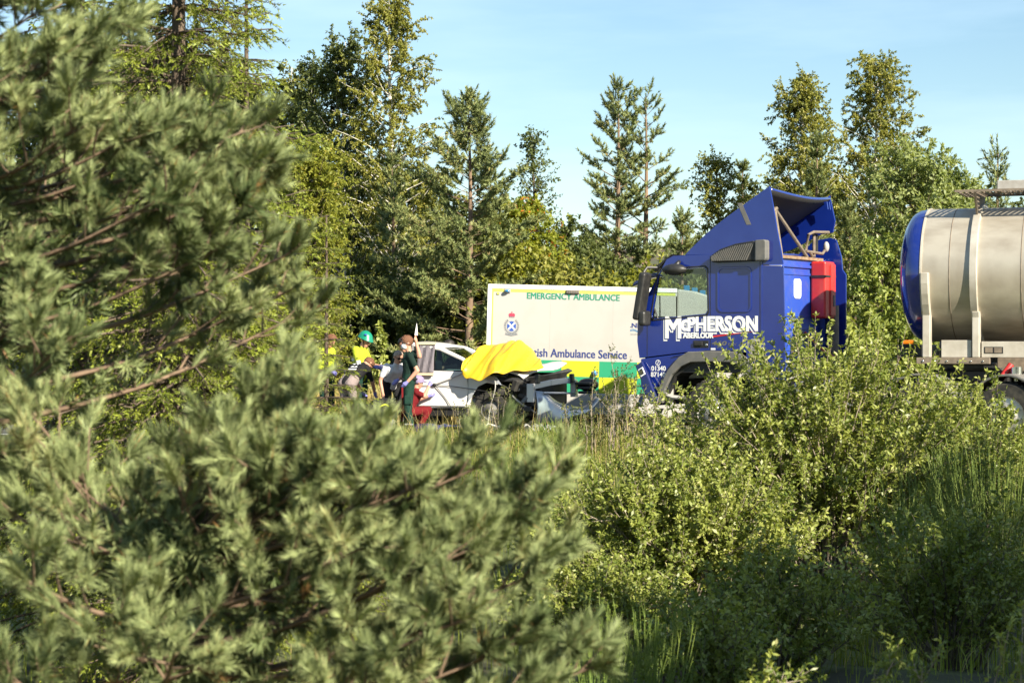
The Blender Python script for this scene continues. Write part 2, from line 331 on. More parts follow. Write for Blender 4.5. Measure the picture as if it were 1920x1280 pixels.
# rear wall: dusty, ribbed, with a framed hatch, vents and a white plate
MB().box((-0.915, -1.19, 1.05), (-0.875, 1.19, 2.96)).build('rear_wall', 'bluedusty', truck, bevel=0.01)
MB().plate(rrect(-0.62, 1.08, 2.0, 2.72, 0.06), [rrect(-0.58, 1.04, 2.04, 2.68, 0.05)], -0.014, X(-0.914)).build('hatch_frame', 'bluedusty', truck, bevel=0.005)
for k, z in enumerate((1.28, 1.45, 1.62, 1.79)):
    MB().box((-0.930, -1.1, z), (-0.914, 1.1, z+0.06)).build('rib', 'bluedusty', truck, bevel=0.008)
MB().box((-0.945, -1.12, 2.80), (-0.914, 1.12, 2.85)).build('rib', 'bluedusty', truck, bevel=0.008)
MB().plate(rrect(-0.16, 0.12, 2.30, 2.62, 0.06), [], -0.012, X(-0.914)).build('white_plate', 'vinyl', truck, bevel=0.003)
MB().ball((-0.94, 0.98, 2.52), (0.05, 0.06, 0.06)).build('filler_cap', 'black', truck, True)
MB().box((-0.96, -1.0, 2.935), (-0.88, 0.95, 2.985)).build('rusty_rail', 'rust', truck, bevel=0.006)
# side deflectors behind the cab
near = [(-0.87, 1.05), (-1.27, 0.98), (-1.26, 2.0), (-1.24, 2.78), (-0.87, 2.80)]
MB().plate(near, [], 0.03, S(1.215)).build('side_deflector', 'blue', truck, bevel=0.01)
far = [(-0.87, 1.05), (-1.27, 0.98), (-1.27, 2.72), (-1.21, 2.80), (-1.19, 3.02), (-1.10, 3.30), (-0.99, 3.34), (-0.70, 3.30), (-0.3, 3.0), (-0.87, 2.98)]
MB().plate(far, [], 0.03, S(-1.245)).build('side_deflector', 'blue', truck, bevel=0.01)
MB().box((-1.2, 1.206, 2.775), (-0.86, 1.238, 2.80)).build('deflector_joint', 'lightgrey', truck)
# roof fairing: two cheeks and a lofted top, open at the back
topc = smoothcurve([(0.50, 2.99), (0.43, 3.06), (0.22, 3.24), (-0.05, 3.45), (-0.43, 3.70), (-1.0, 4.05)], 4)
topc = [(p[0], p[1]) for p in topc]
ck = topc+[(-1.07, 3.70), (-1.13, 3.36), (-1.2, 3.02), (-1.235, 2.81), (-0.87, 2.81), (-0.6, 2.985), (0.3, 2.99)]
fair = MB().plate(ck, [], 0.028, S(1.205)).build('fairing_cheek', 'blue', truck, bevel=0.010)
ck2 = topc+[(-1.10, 3.62), (-1.06, 3.42), (-0.85, 3.40), (-0.3, 3.15), (0.3, 2.99)]
MB().plate(ck2, [], 0.028, S(-1.19)).build('fairing_cheek', 'blue', truck, bevel=0.010)
mb = MB(); vs = []; fs = []; ny = 21
for i, (a, b) in enumerate(topc):
    t = i/(len(topc)-1)
    for k in range(ny):
        u = -1+2*k/(ny-1); y = -1.165+2.37*(u+1)/2
        vs.append((a-0.10*t*(1-u*u), y, b-0.02-(0.075*t*math.cos(u*1.5)+0.0)))
for i in range(len(topc)-1):
    for k in range(ny-1): fs.append((i*ny+k, i*ny+k+1, (i+1)*ny+k+1, (i+1)*ny+k))
mb.add(vs, fs); o = mb.build('fairing_top', 'blue', truck, True)
if o.data.polygons[0].normal.z < 0: o.data.flip_normals()
o.data.materials.append(M['dash']); d = o.modifiers.new('s', 'SOLIDIFY'); d.thickness = 0.045; d.offset = -1; d.material_offset = 1
MB().plate([(-0.60, 3.45), (-0.68, 3.45), (-0.52, 3.80), (-0.44, 3.80)], [], 0.003, S(1.2335)).build('fairing_stripe', 'grey', truck)
for y in (-0.95, -1.05): MB().plate([(-0.98, 3.93), (-1.05, 3.93), (-1.07, 3.80)], [], 0.03, S(y)).build('fairing_tab', 'blue', truck)
# struts and brackets in the open fairing
for nm, m_, pts, r_ in (('fairing_strut', 'brownsteel', [(-0.92, 0.62, 2.98), (-0.80, 0.62, 3.72)], 0.035), ('fairing_strut', 'brownsteel', [(-0.82, 0.60, 3.70), (-0.93, -0.38, 2.99)], 0.03),
    ('fairing_strut', 'brownsteel', [(-0.80, 0.85, 3.62), (-0.80, 0.55, 3.74)], 0.04), ('cable_bracket', 'brownsteel', [(-0.95, -0.55, 3.00), (-0.95, -0.50, 3.05), (-0.95, -0.30, 3.1), (-1.0, -0.28, 3.35), (-1.02, -0.45, 3.40), (-1.05, -1.0, 3.42)], 0.025),
    ('cable_bracket', 'brownsteel', [(-0.95, -0.62, 3.0), (-0.95, -0.62, 3.40)], 0.028), ('cable_bracket', 'black', [(-0.95, -0.72, 3.05), (-0.95, -0.72, 3.38)], 0.03),
    ('cable_bracket', 'brownsteel', [(-0.95, -0.3, 3.08), (-0.98, -0.9, 3.06), (-0.98, -1.05, 3.15)], 0.025), ('cable_bracket', 'rust', [(-0.95, -0.75, 2.95), (-0.95, -0.78, 2.72)], 0.03)):
    MB().tube([Vector(p) for p in pts], r_, 8).build(nm, m_, truck, True)
MB().box((-0.95, 0.80, 2.99), (-0.80, 1.0, 3.18)).build('horn_box', 'lightgrey', truck, bevel=0.02)
MB().ball((-1.0, -1.02, 3.18), (0.05, 0.05, 0.09)).build('work_lamp', 'lightgrey', truck, True)
# red extinguisher box
rb = MB().box((-1.20, -0.92, 1.98), (-0.93, -0.52, 2.92)).build('extinguisher_box', 'red', truck, bevel=0.035, seg=3)
MB().box((-1.225, -0.90, 2.02), (-1.19, -0.70, 2.88)).build('box_door', 'red', rb, bevel=0.02)
MB().box((-1.215, -0.935, 2.66), (-0.94, -0.505, 2.69)).build('strap', 'black', rb)
MB().box((-1.235, -0.85, 2.18), (-1.224, -0.78, 2.36)).build('latch', 'grey', rb, bevel=0.004)
# air intake beside the roof: dark body with slanted slats
tear = [(0.0, 2.90), (-0.02, 2.97), (-0.18, 3.07), (-0.45, 3.15), (-0.78, 3.19), (-0.80, 2.87), (-0.05, 2.86)]
it = MB().plate(tear, [], 0.12, S(1.225)).build('air_intake', 'black', truck, bevel=0.02)
ic = MB().plate([(-0.80, 3.195), (-0.98, 3.20), (-1.0, 3.17), (-1.0, 2.90), (-0.97, 2.865), (-0.80, 2.865)], [], 0.15, S(1.228)).build('intake_cap', 'grey', truck, bevel=0.03, seg=3)
for k in range(19):
    xt = -0.06-0.04*k; zt = float(np.interp(-xt, [0, 0.02, 0.18, 0.45, 0.8], [2.9, 2.97, 3.06, 3.14, 3.18]))-0.025
    a = (xt, zt); b = (xt+0.14*(zt-2.885)/0.28, 2.885)
    if b[0] > -0.04: b = (-0.04, 2.885+0.03)
    MB().beam((a[0], 1.352, a[1]), (b[0], 1.352, b[1]), 0.016, 0.018).build('slat', 'grey', it)
# visor, mirrors
MB().plate([(0.80, 2.96), (0.74, 3.02), (1.02, 2.84), (1.08, 2.74), (1.04, 2.74)], [], 2.44, S(-1.22)).build('sun_visor', 'black', truck, bevel=0.01)
mr = MB().box((-0.05, -0.13, -0.42), (0.07, 0.14, 0.36), Matrix.Translation((1.16, 1.42, 2.36)) @ Matrix.Rotation(R(-10), 4, 'Y')).build('door_mirror', 'black', truck, bevel=0.04, seg=3)
MB().tube([(1.0, 1.24, 2.80), (1.12, 1.36, 2.80), (1.15, 1.42, 2.72)], 0.025, 8).build('mirror_arm', 'black', mr, True)
MB().box((-0.06, -0.12, -0.13), (0.07, 0.14, 0.12), Matrix.Translation((1.12, 1.42, 1.98))).build('wide_mirror', 'black', mr, bevel=0.05, seg=3)
MB().tube([(1.06, 1.25, 1.96), (0.98, 1.36, 2.13), (0.92, 1.40, 2.02), (0.90, 1.40, 1.97)], 0.014, 6).build('mirror_arm', 'black', mr, True)
km = MB().ball((0.62, 1.36, 2.76), (0.22, 0.12, 0.095)).build('kerb_mirror', 'black', truck, True)
MB().tube([(0.60, 1.20, 2.90), (0.58, 1.33, 2.86), (0.60, 1.36, 2.80)], 0.035, 8).build('mirror_arm', 'black', km, True)
fm = MB().plate([(1.12, 2.73), (1.50, 2.58), (1.55, 2.50), (1.48, 2.52), (1.2, 2.64), (1.0, 2.66)], [], 0.16, S(0.95)).build('front_mirror', 'navy', truck, bevel=0.02)
om = MB().box((-0.05, -0.14, -0.36), (0.07, 0.13, 0.36), Matrix.Translation((1.16, -1.42, 2.3))).build('door_mirror', 'black', truck, bevel=0.04, seg=3)
# lower corner panel, grey arch, steps, bumper wreck
MB().plate([(1.30, 1.315), (0.46, 1.415), (0.62, 1.33), (0.80, 1.12), (0.93, 0.86), (0.99, 0.66), (1.16, 0.64), (1.30, 0.86)], [], 0.07, S(1.17)).build('corner_panel', 'blue', truck, bevel=0.012)
arc_o = [(0.98, 0.60), (0.93, 0.88), (0.79, 1.14), (0.60, 1.34), (0.42, 1.435), (0.0, 1.45), (-0.42, 1.435), (-0.60, 1.36), (-0.78, 1.15), (-0.92, 0.88), (-0.98, 0.55)]
arc_i = [(0.88, 0.60), (0.83, 0.84), (0.71, 1.06), (0.54, 1.20), (0.38, 1.265), (0.0, 1.275), (-0.38, 1.265), (-0.54, 1.20), (-0.70, 1.06), (-0.82, 0.84), (-0.88, 0.55)]
for sy, off in ((1, 1.205), (-1, -1.285)):
    MB().plate(arc_o+arc_i[::-1], [], 0.08, S(off)).build('wheel_arch', 'grey', truck, bevel=0.02)
MB().plate([(0.875, 0.6), (0.70, 1.05), (0.38, 1.26), (-0.38, 1.26), (-0.70, 1.05), (-0.875, 0.55), (-0.86, 0.55), (-0.68, 1.03), (-0.37, 1.235), (0.37, 1.235), (0.68, 1.03), (0.86, 0.6)], [], 0.5, S(0.70)).build('arch_liner', 'black', truck)
MB().plate([(1.34, 1.31), (1.34, 0.9), (1.20, 0.55), (1.10, 0.55), (1.10, 1.31)], [], 2.2, S(-1.2)).build('bumper', 'navy', truck, bevel=0.03)
Bq = Matrix.Translation((1.24, 1.30, 1.25)) @ Matrix.Rotation(R(30), 4, 'Y') @ Matrix.Rotation(R(12), 4, 'X')
dg_ = MB().box((-0.02, -0.03, -0.72), (0.13, 0.03, 0.02), Bq).build('torn_bumper_corner', 'navy', truck, bevel=0.02)
MB().box((0.0, 0.03, -0.22), (0.10, 0.04, -0.08), Bq).build('lamp_frame', 'vinyl', dg_, bevel=0.005)
MB().box((0.02, 0.041, -0.20), (0.08, 0.046, -0.10), Bq).build('lamp_lens', 'black', dg_)
MB().tube([(1.25, 1.25, 1.20), (1.16, 1.32, 1.0), (1.0, 1.34, 0.72)], 0.012, 6).build('torn_strip', 'lightgrey', dg_, True)
MB().tube([(1.05, 1.2, 0.80), (0.75, 1.18, 0.70), (0.5, 1.1, 0.68)], 0.035, 6).build('step_bracket', 'lightgrey', truck, True)
MB().beam((0.82, 1.12, 1.05), (0.80, 1.15, 0.35), 0.10, 0.05).build('bent_bracket', 'lightgrey', truck, bevel=0.01)
rng = random.Random(5)
for k in range(9):
    p = Vector((1.25+rng.uniform(-0.2, 0.35), rng.uniform(0.5, 1.3), rng.uniform(0.35, 0.75))); q = p+Vector((rng.uniform(-0.3, 0.3), rng.uniform(-0.2, 0.2), rng.uniform(-0.3, 0.1)))
    MB().beam(p, q, rng.uniform(0.03, 0.12), 0.02).build('broken_trim', rng.choice(['black', 'navy', 'rust', 'lightgrey']), truck, bevel=0.005)
# door handle, badge, fuel/notice sticker, print
hd = MB().box((0.06, 1.2495, 1.50), (0.33, 1.256, 1.615)).build('door_handle', 'black', truck, bevel=0.003)
MB().box((0.16, 1.262, 1.535), (0.31, 1.278, 1.60)).build('handle_grip', 'dash', hd, bevel=0.008)
MB().ball((0.10, 1.258, 1.545), (0.018, 0.006, 0.018)).build('lock', 'chrome', hd, True)
RT, UP = (-1, 0, 0), (0, 0, 1)
def tl(txt, m_, x, z, w, h, off=1.2505, **k): return lettering(txt, m_, truck, (x, off, z), RT, UP, w, h, **k)
for off, m_, dx, dz, bd in ((1.2506, 'vinyl', 0.030, -0.040, 0.014), (1.2521, 'blue', 0.010, -0.014, 0.019), (1.2536, 'vinyl', 0, 0, 0.013)):
    tl('M', m_, 0.83+dx, 1.655+dz, 0.27, 0.345, off, bold=bd); tl('c', m_, 0.54+dx, 1.775+dz, 0.10, 0.17, off, bold=bd)
    tl('PHERSON', m_, 0.425+dx, 1.765+dz, 1.22, 0.235, off, bold=bd)
tl('ABERLOUR', 'vinyl', 0.515, 1.655, 0.54, 0.085, 1.2545, bold=0.006)
MB().plate([(-0.02, 1.665), (-0.02, 1.695), (-0.80, 1.765), (-0.4, 1.715)], [], 0.0015, S(1.2556)).build('print_swoosh', 'redvinyl', truck)
tl('460', 'grey', 0.0, 1.54, 0.26, 0.065, 1.2528, bold=0.004, shear=0.2); tl('EEV', 'grey', -0.29, 1.54, 0.15, 0.035, 1.2528)
MB().plate([(0.02, 1.40+0.06), (-0.06, 1.46), (-0.06, 1.495), (0.02, 1.495)], [], 0.002, S(1.2506)).build('sticker', 'vinyl', truck)
MB().plate(rrect(-0.84, -0.68, 1.32, 1.64, 0.02), [], 0.004, S(1.2506)).build('notice_plate', 'lightgrey', truck)
for z in (1.55, 1.40): MB().lathe([(0.05, 1.2555), (0.032, 1.2555)], (-0.76, 0, z), 'y', 20).build('notice_ring', 'black', truck)
tl('01340', 'vinyl', 1.10, 1.125, 0.26, 0.075, 1.2406, bold=0.003); tl('871401', 'vinyl', 1.11, 1.025, 0.30, 0.075, 1.2406, bold=0.003)
MB().lathe([(0.046, 1.2416), (0.036, 1.2416)], (0.98, 0, 1.255), 'y', 20).build('telephone_symbol', 'vinyl', truck)
MB().plate([(0.995, 1.225), (0.985, 1.225), (0.965, 1.285), (0.975, 1.285)], [], 0.001, S(1.2412)).build('telephone_symbol', 'vinyl', truck)
MB().tube([(0.70, 1.256, 1.36), (0.10, 1.258, 1.46), (-0.55, 1.258, 1.46)], 0.006, 5).build('sill_crease', 'navy', truck, True)
for y in (0.45, -0.15): MB().tube([(1.36, y, 1.97), (1.18, y+0.35, 2.35)], 0.012, 6).build('wiper', 'black', truck, True)
# chassis, axles, tank, mudguards
for y in (0.42, -0.42): MB().box((-5.4, y-0.04, 0.72), (1.1, y+0.04, 0.98)).build('chassis_rail', 'black', truck, bevel=0.01)
for xa in (0, -3.45, -4.8): MB().tube([(xa, -1.0, 0.5), (xa, 1.0, 0.5)], 0.07, 10).build('axle', 'black', truck, True)
for sy in (1, -1):
    wheel(truck, (0, sy*1.22, 0.5), sy, 0.5, 0.32)
    for xa in (-3.45, -4.8):
        wheel(truck, (xa, sy*1.24, 0.5), sy, 0.5, 0.31, drive=True); wheel(truck, (xa, sy*0.90, 0.5), sy, 0.5, 0.30, drive=True)
        mg = [(0.62*math.cos(a), 0.5+0.62*math.sin(a)) for a in np.linspace(R(-5), R(185), 18)]; mi = [(0.585*math.cos(a), 0.5+0.585*math.sin(a)) for a in np.linspace(R(185), R(-5), 18)]
        MB().plate([(xa+a, b) for a, b in mg+mi], [], 0.68, S(0.60 if sy > 0 else -1.28)).build('mudguard', 'grey', truck, bevel=0.008)
MB().box((-2.7, 0.55, 0.45), (-1.35, 1.20, 1.0)).build('fuel_tank', 'alloy', truck, bevel=0.12, seg=4)
MB().box((-2.7, -1.20, 0.45), (-1.35, -0.55, 1.0)).build('battery_box', 'grey', truck, bevel=0.06)
MB().lathe([(0.55, 1.16), (0.55, 1.20), (0.05, 1.20)], (-4.0, 0, 0), 'z', 24).build('fifth_wheel', 'black', truck, True)
MB().box((-4.6, -0.5, 0.98), (-3.4, 0.5, 1.16)).build('fifth_wheel_base', 'black', truck, bevel=0.02)
for k, y in enumerate((-0.25, -0.1, 0.05)):
    MB().tube(smoothcurve([(-0.95, y, 1.75), (-1.5, y+0.1, 1.35), (-2.2, y, 1.25), (-2.6, y, 1.35)], 5), 0.02, 6).build('air_hose', ['red', 'black', 'black'][k], truck, True)
MB().tube([(-1.15, -1.0, 0.8), (-1.15, -1.0, 2.2)], 0.08, 12).build('exhaust_stack', 'brownsteel', truck, True)

# ---------------------------------------------------------------- tanker trailer (local: +X rearwards along the tank axis from the dome tip)
tank = empty('tanker_trailer', (6.16, 31.32, 0), R(-21), 'steel tanker trailer with blue front end, coupled behind the blue cab', 'tanker')
zc, RR = 2.63, 1.035
dome = [(0.001, 0.0), (0.35, 0.012), (0.62, 0.045), (0.84, 0.115), (0.965, 0.205), (1.02, 0.31), (RR, 0.42)]
MB().lathe([(r_, t) for r_, t in dome], (0, 0, zc), 'x', 64).build('front_dome', 'blue', tank, True)
MB().lathe([(RR, 0.42), (RR+0.012, 0.421), (RR+0.012, 0.45), (RR, 0.451)], (0, 0, zc), 'x', 64).build('seam_ring', 'steel2', tank, True)
MB().lathe([(RR-0.002, 0.42), (RR-0.002, 9.3), (0.9, 9.45), (0.001, 9.55)], (0, 0, zc), 'x', 72).build('tank_shell', 'steel', tank, True)
for xk in (1.22, 2.6, 4.0, 5.4, 6.8, 8.2):
    MB().lathe([(RR-0.003, xk-0.06), (RR+0.055, xk-0.05), (RR+0.062, xk+0.05), (RR-0.003, xk+0.06)], (0, 0, zc), 'x', 72).build('stiffening_ring', 'steel2', tank, True)
for xk in (0.86, 1.92, 3.3, 4.7): MB().lathe([(RR-0.003, xk-0.008), (RR+0.003, xk-0.004), (RR+0.003, xk+0.004), (RR-0.003, xk+0.008)], (0, 0, zc), 'x', 72).build('weld_seam', 'brownsteel', tank, True)
def post(xk, ztop, w):
    for sy in (-1, 1):
        pts = []
        for z in np.linspace(ztop, 1.36, 9):
            dz = zc-z; y = math.sqrt(max((RR+0.03)**2-dz*dz, 0.0)) if abs(dz) < RR else 0
            y = max(y, 0.86); pts.append((z, y))
        vs = []; fs = []
        for z, y in pts:
            yo = y+0.05; vs += [(xk-w/2, sy*(y-0.06), z), (xk+w/2, sy*(y-0.06), z), (xk+w/2*0.8, sy*yo, z), (xk-w/2*0.8, sy*yo, z)]
        for i in range(len(pts)-1):
            for k in range(4): fs.append((i*4+k, i*4+(k+1) % 4, i*4+4+(k+1) % 4, i*4+4+k))
        fs += [(0, 1, 2, 3), tuple(len(vs)-4+i for i in (3, 2, 1, 0))]
        MB().add(vs, fs).build('support_post', 'steel2', tank, bevel=0.008)
post(0.50, 2.64, 0.14); post(1.24, 2.05, 0.13)
for sy in (-1, 1):
    MB().box((0.72, sy*0.84-0.02, 1.36), (1.17, sy*0.84+0.02, 1.62)).build('skirt_plate', 'steel2', tank, bevel=0.005)
    pl = MB().box((1.32, sy*0.84-0.02, 1.36), (9.0, sy*0.84+0.02, 1.60)).build('skirt_plate', 'steel2', tank, bevel=0.005)
    MB().box((1.36, sy*0.862-0.003, 1.42), (1.64, sy*0.862+0.003, 1.52)).build('maker_plate', 'black', pl)
    for k in range(2): MB().box((1.375+0.135*k, sy*0.8665-0.0015, 1.43), (1.485+0.135*k, sy*0.8665+0.0015, 1.51)).build('plate_print', 'brownsteel', pl)
    rl = MB().box((0.35, sy*0.86-0.05, 1.26), (1.45, sy*0.86+0.05, 1.355)).build('bolster', 'brownsteel', tank, bevel=0.008)
    for k in range(6): MB().ball((0.45+k*0.18, sy*0.913, 1.30), 0.016, 8, 6).build('bolt', 'chrome', rl, True)
MB().box((0.45, -0.75, 1.20), (1.5, 0.75, 1.27)).build('kingpin_plate', 'black', tank)
MB().tube([(0.93, 0, 1.205), (0.93, 0, 1.13)], 0.045, 12).build('kingpin', 'black', tank, True)
MB().box((0.05, -0.70, 1.36), (0.45, 0.70, 1.55)).build('front_bracket', 'black', tank, bevel=0.02)
MB().box((0.12, -0.82, 1.56), (0.30, -0.70, 1.62)).build('marker_lamp', 'amber', tank, bevel=0.015)
for y in (0.4, -0.4): MB().box((1.5, y-0.05, 0.95), (9.2, y+0.05, 1.35)).build('chassis_beam', 'brownsteel', tank, bevel=0.01)
for xa in (6.0, 7.25, 8.5):
    MB().tube([(xa, -1.0, 0.5), (xa, 1.0, 0.5)], 0.07, 10).build('axle', 'black', tank, True)
    for sy in (1, -1): wheel(tank, (xa, sy*1.2, 0.5), sy, 0.5, 0.36)
for sy in (1, -1):
    lg = MB().box((2.6, sy*0.62-0.06, 0.32), (2.72, sy*0.62+0.06, 1.3)).build('landing_leg', 'steel2', tank, bevel=0.01)
    MB().box((2.5, sy*0.62-0.12, 0.28), (2.82, sy*0.62+0.12, 0.32)).build('foot', 'steel2', lg)
MB().tube([(1.75, -0.8, 1.25), (1.62, -0.9, 1.05), (1.60, -0.95, 0.88)], 0.05, 10).build('red_hose', 'red', tank, True)
MB().tube([(1.85, -0.92, 0.9), (1.85, -0.92, 1.22)], 0.09, 12).build('air_cylinder', 'chrome', tank, True)
# catwalk on top: frame, grating bars, brackets, box, manlid
cwz = 3.86
cw = MB().box((0.92, -0.86, cwz), (9.0, -0.83, cwz+0.035)).build('catwalk_frame', 'brownsteel', tank)
MB().box((0.92, 0.20, cwz), (9.0, 0.23, cwz+0.035)).build('catwalk_frame', 'brownsteel', tank)
for k in range(90): MB().box((0.94+k*0.09, -0.828, cwz+0.004), (0.965+k*0.09, 0.198, cwz+0.03)).build('grating_bar', 'brownsteel', cw)
for k in range(5): MB().box((0.925, -0.62+k*0.2, cwz-0.006), (8.99, -0.595+k*0.2, cwz+0.003)).build('grating_bar', 'brownsteel', cw)
for xk in (1.22, 2.6, 4.0, 5.4, 6.8, 8.2):
    MB().plate([(-0.86, cwz-0.002), (0.2, cwz-0.002), (0.1, 3.66), (-0.30, 3.64), (-0.60, 3.49)], [], 0.03, lambda a, b, t, xk=xk: (xk-0.015+t, a, b)).build('catwalk_bracket', 'brownsteel', tank)
bx_ = MB().box((1.52, -0.62, cwz+0.04), (8.5, -0.56, cwz+0.18)).build('spill_rail', 'lightgrey', tank, bevel=0.01)
MB().box((1.52, 0.10, cwz+0.04), (8.5, 0.16, cwz+0.18)).build('spill_rail', 'lightgrey', tank, bevel=0.01)
MB().box((1.52, -0.555, cwz+0.04), (1.58, 0.095, cwz+0.18)).build('spill_rail', 'lightgrey', tank, bevel=0.01)
MB().box((1.98, -0.632, cwz+0.05), (2.06, -0.62, cwz+0.15)).build('clip', 'alloy', bx_)
for xk in (2.25, 4.6, 7.0):
    ml = MB().lathe([(0.30, 3.66), (0.30, cwz+0.22), (0.27, cwz+0.30), (0.15, cwz+0.36), (0.001, cwz+0.38)], (xk, -0.2, 0), 'z', 28).build('manlid', 'chrome', tank, True)
# ---------------------------------------------------------------- ambulance (local: +X its front, near side at y = 0)
amb = empty('ambulance', P(909, 640, 37.6).xy.to_3d()+Vector((0, 0, -0.10)), 0, 'white box ambulance with green and yellow chequered band', 'ambulance')
amb.rotation_euler = (0, R(1.5), R(-5))
AL, AZ0, AZ1 = 3.55, 0.42, 2.78
AS = lambda off: (lambda a, b, t: (a, off-t, b))         # plates proud of the near side
MB().box((0, 0, AZ0+0.03), (AL, 2.15, AZ1)).build('box_body', 'white', amb, bevel=0.03)
MB().box((-0.006, -0.014, AZ1-0.075), (AL, 0.03, AZ1+0.005)).build('edge_trim', 'vinyl', amb, bevel=0.006)
MB().box((-0.012, -0.012, AZ0+0.03), (0.065, 0.03, AZ1-0.075)).build('edge_trim', 'vinyl', amb, bevel=0.006)
MB().box((0.10, -0.004, AZ1-0.135), (AL-0.03, 0.02, AZ1-0.085)).build('edge_stripe', 'trim', amb)
MB().box((0.068, -0.004, 1.39), (0.098, 0.02, AZ1-0.085)).build('edge_stripe', 'trim', amb)
for r_ in range(2):
    for k in range(6):
        x0 = -0.02+0.71*k-0.70+0.72
        if x0 > AL-0.1: continue
        x1 = min(x0+0.705, AL-0.02)
        MB().plate([(x0, 1.085-0.30*r_), (x1, 1.085-0.30*r_), (x1, 1.38-0.30*r_), (x0, 1.38-0.30*r_)], [], 0.003, AS(-0.001)).build('reflective_panel', 'green' if (k+r_) % 2 else 'yellow', amb)
sk = MB().box((0.02, -0.012, AZ0-0.04), (AL-0.03, 0.05, 0.775)).build('side_skirt', 'white', amb, bevel=0.02)
MB().box((0.05, 0.06, 0.25), (AL, 2.1, AZ0+0.02)).build('underframe', 'black', amb)
def al(txt, m_, x, z, w, h, **k): return lettering(txt, m_, amb, (x, -0.0012, z), (1, 0, 0), (0, 0, 1), w, h, depth=0.002, **k)
al('EMERGENCY AMBULANCE', 'textgreen', 0.735, 2.525, 1.74, 0.115, bold=0.0045)
al('Scottish Ambulance Service', 'textblue', 0.56, 1.44, 2.08, 0.155, bold=0.0045)
al('NHS', 'textblue', 2.72, 2.03, 0.26, 0.085, bold=0.0045); al('SCOTLAND', 'crestgrey', 2.70, 1.89, 0.30, 0.03)
MB().ball((2.70, -0.003, 2.04), (0.010, 0.003, 0.010), 8, 6).build('print_dot', 'textblue', amb)
for dz, m_ in ((0.0, 'lens'), (-0.022, 'lens')):
    pt = [(2.69+0.32*t, 1.985+dz+0.016*math.sin(t*9)) for t in np.linspace(0, 1, 16)]
    MB().plate([(a, b+0.006) for a, b in pt]+[(a, b-0.006) for a, b in pt[::-1]], [], 0.002, AS(-0.001)).build('print_wave', m_, amb)
# crest: disc, saltire, wreath, crown
cx, cz_ = 0.455, 2.00
dk = MB().plate([(cx+0.085*math.cos(a), cz_+0.095*math.sin(a)) for a in np.linspace(0, 2*math.pi, 28, endpoint=False)], [], 0.003, AS(-0.001)).build('crest', 'crestblue', amb)
for s_ in (1, -1):
    MB().plate([(cx-0.068, cz_-s_*0.052-0.0), (cx-0.05, cz_-s_*0.072), (cx+0.068, cz_+s_*0.052), (cx+0.05, cz_+s_*0.072)], [], 0.002, AS(-0.0042 if s_ > 0 else -0.0047)).build('crest_saltire', 'vinyl', dk)
for k in range(22):
    a = R(128+k*284/21); q = Vector((cx+0.125*math.cos(a), 0, cz_+0.135*math.sin(a)))
    MB().plate([(q.x+0.030*math.cos(a+b)*e, q.z+0.030*math.sin(a+b)*e) for b, e in ((0, 1), (1.57, 0.55), (3.14, 1), (4.71, 0.55))], [], 0.002, AS(-0.001)).build('crest_leaf', 'crestgrey', dk)
MB().plate([(cx-0.11, cz_-0.125), (cx-0.12, cz_-0.16), (cx, cz_-0.185), (cx+0.12, cz_-0.16), (cx+0.11, cz_-0.125), (cx, cz_-0.15)], [], 0.002, AS(-0.0035)).build('crest_scroll', 'crestgrey', dk)
cr = [(cx-0.05, cz_+0.165), (cx+0.05, cz_+0.165), (cx+0.062, cz_+0.225), (cx+0.03, cz_+0.25), (cx+0.008, cz_+0.235), (cx+0.01, cz_+0.275), (cx-0.01, cz_+0.275), (cx-0.008, cz_+0.235), (cx-0.03, cz_+0.25), (cx-0.062, cz_+0.225)]
MB().plate(cr, [], 0.003, AS(-0.001)).build('crest_crown', 'crestred', dk)
MB().plate([(cx-0.05, cz_+0.165), (cx+0.05, cz_+0.165), (cx+0.05, cz_+0.18), (cx-0.05, cz_+0.18)], [], 0.002, AS(-0.0045)).build('crown_band', 'crestgrey', dk)
for x_ in (1.18, 2.36): MB().box((x_-0.002, -0.0015, 1.39), (x_+0.002, 0.01, AZ1-0.14)).build('panel_seam', 'lightgrey', amb)
for k in range(17):
    x_ = 0.12+k*0.205
    if x_ < AL-0.1: MB().ball((x_, -0.0125, 0.745), (0.008, 0.004, 0.008), 8, 4).build('rivet', 'lightgrey', sk, True)
# lamps, vent
for x_, z_ in ((0.36, 2.66), (2.96, 2.64), (2.05, 1.16)):
    lp = MB().box((x_-0.06, -0.025, z_-0.035), (x_+0.06, 0.0, z_+0.035)).build('lamp_base', 'lightgrey', amb, bevel=0.01)
    if z_ > 2: MB().ball((x_, -0.05, z_), (0.055, 0.055, 0.032)).build('blue_lamp', 'lens', lp, True)
    else: MB().ball((x_, -0.05, z_-0.01), (0.035, 0.05, 0.065)).build('blue_lamp', 'lens', lp, True)
MB().box((0.16, -0.02, 2.59), (0.21, 0.0, 2.63)).build('side_lamp', 'trim', amb, bevel=0.01)
vt = MB().box((1.47, -0.04, 2.64), (1.72, 0.0, 2.705)).build('floodlight', 'brownsteel', amb, bevel=0.008)
for k in range(7): MB().box((1.485+0.033*k, -0.046, 2.652), (1.505+0.033*k, -0.04, 2.695)).build('floodlight_bar', 'grey', vt)
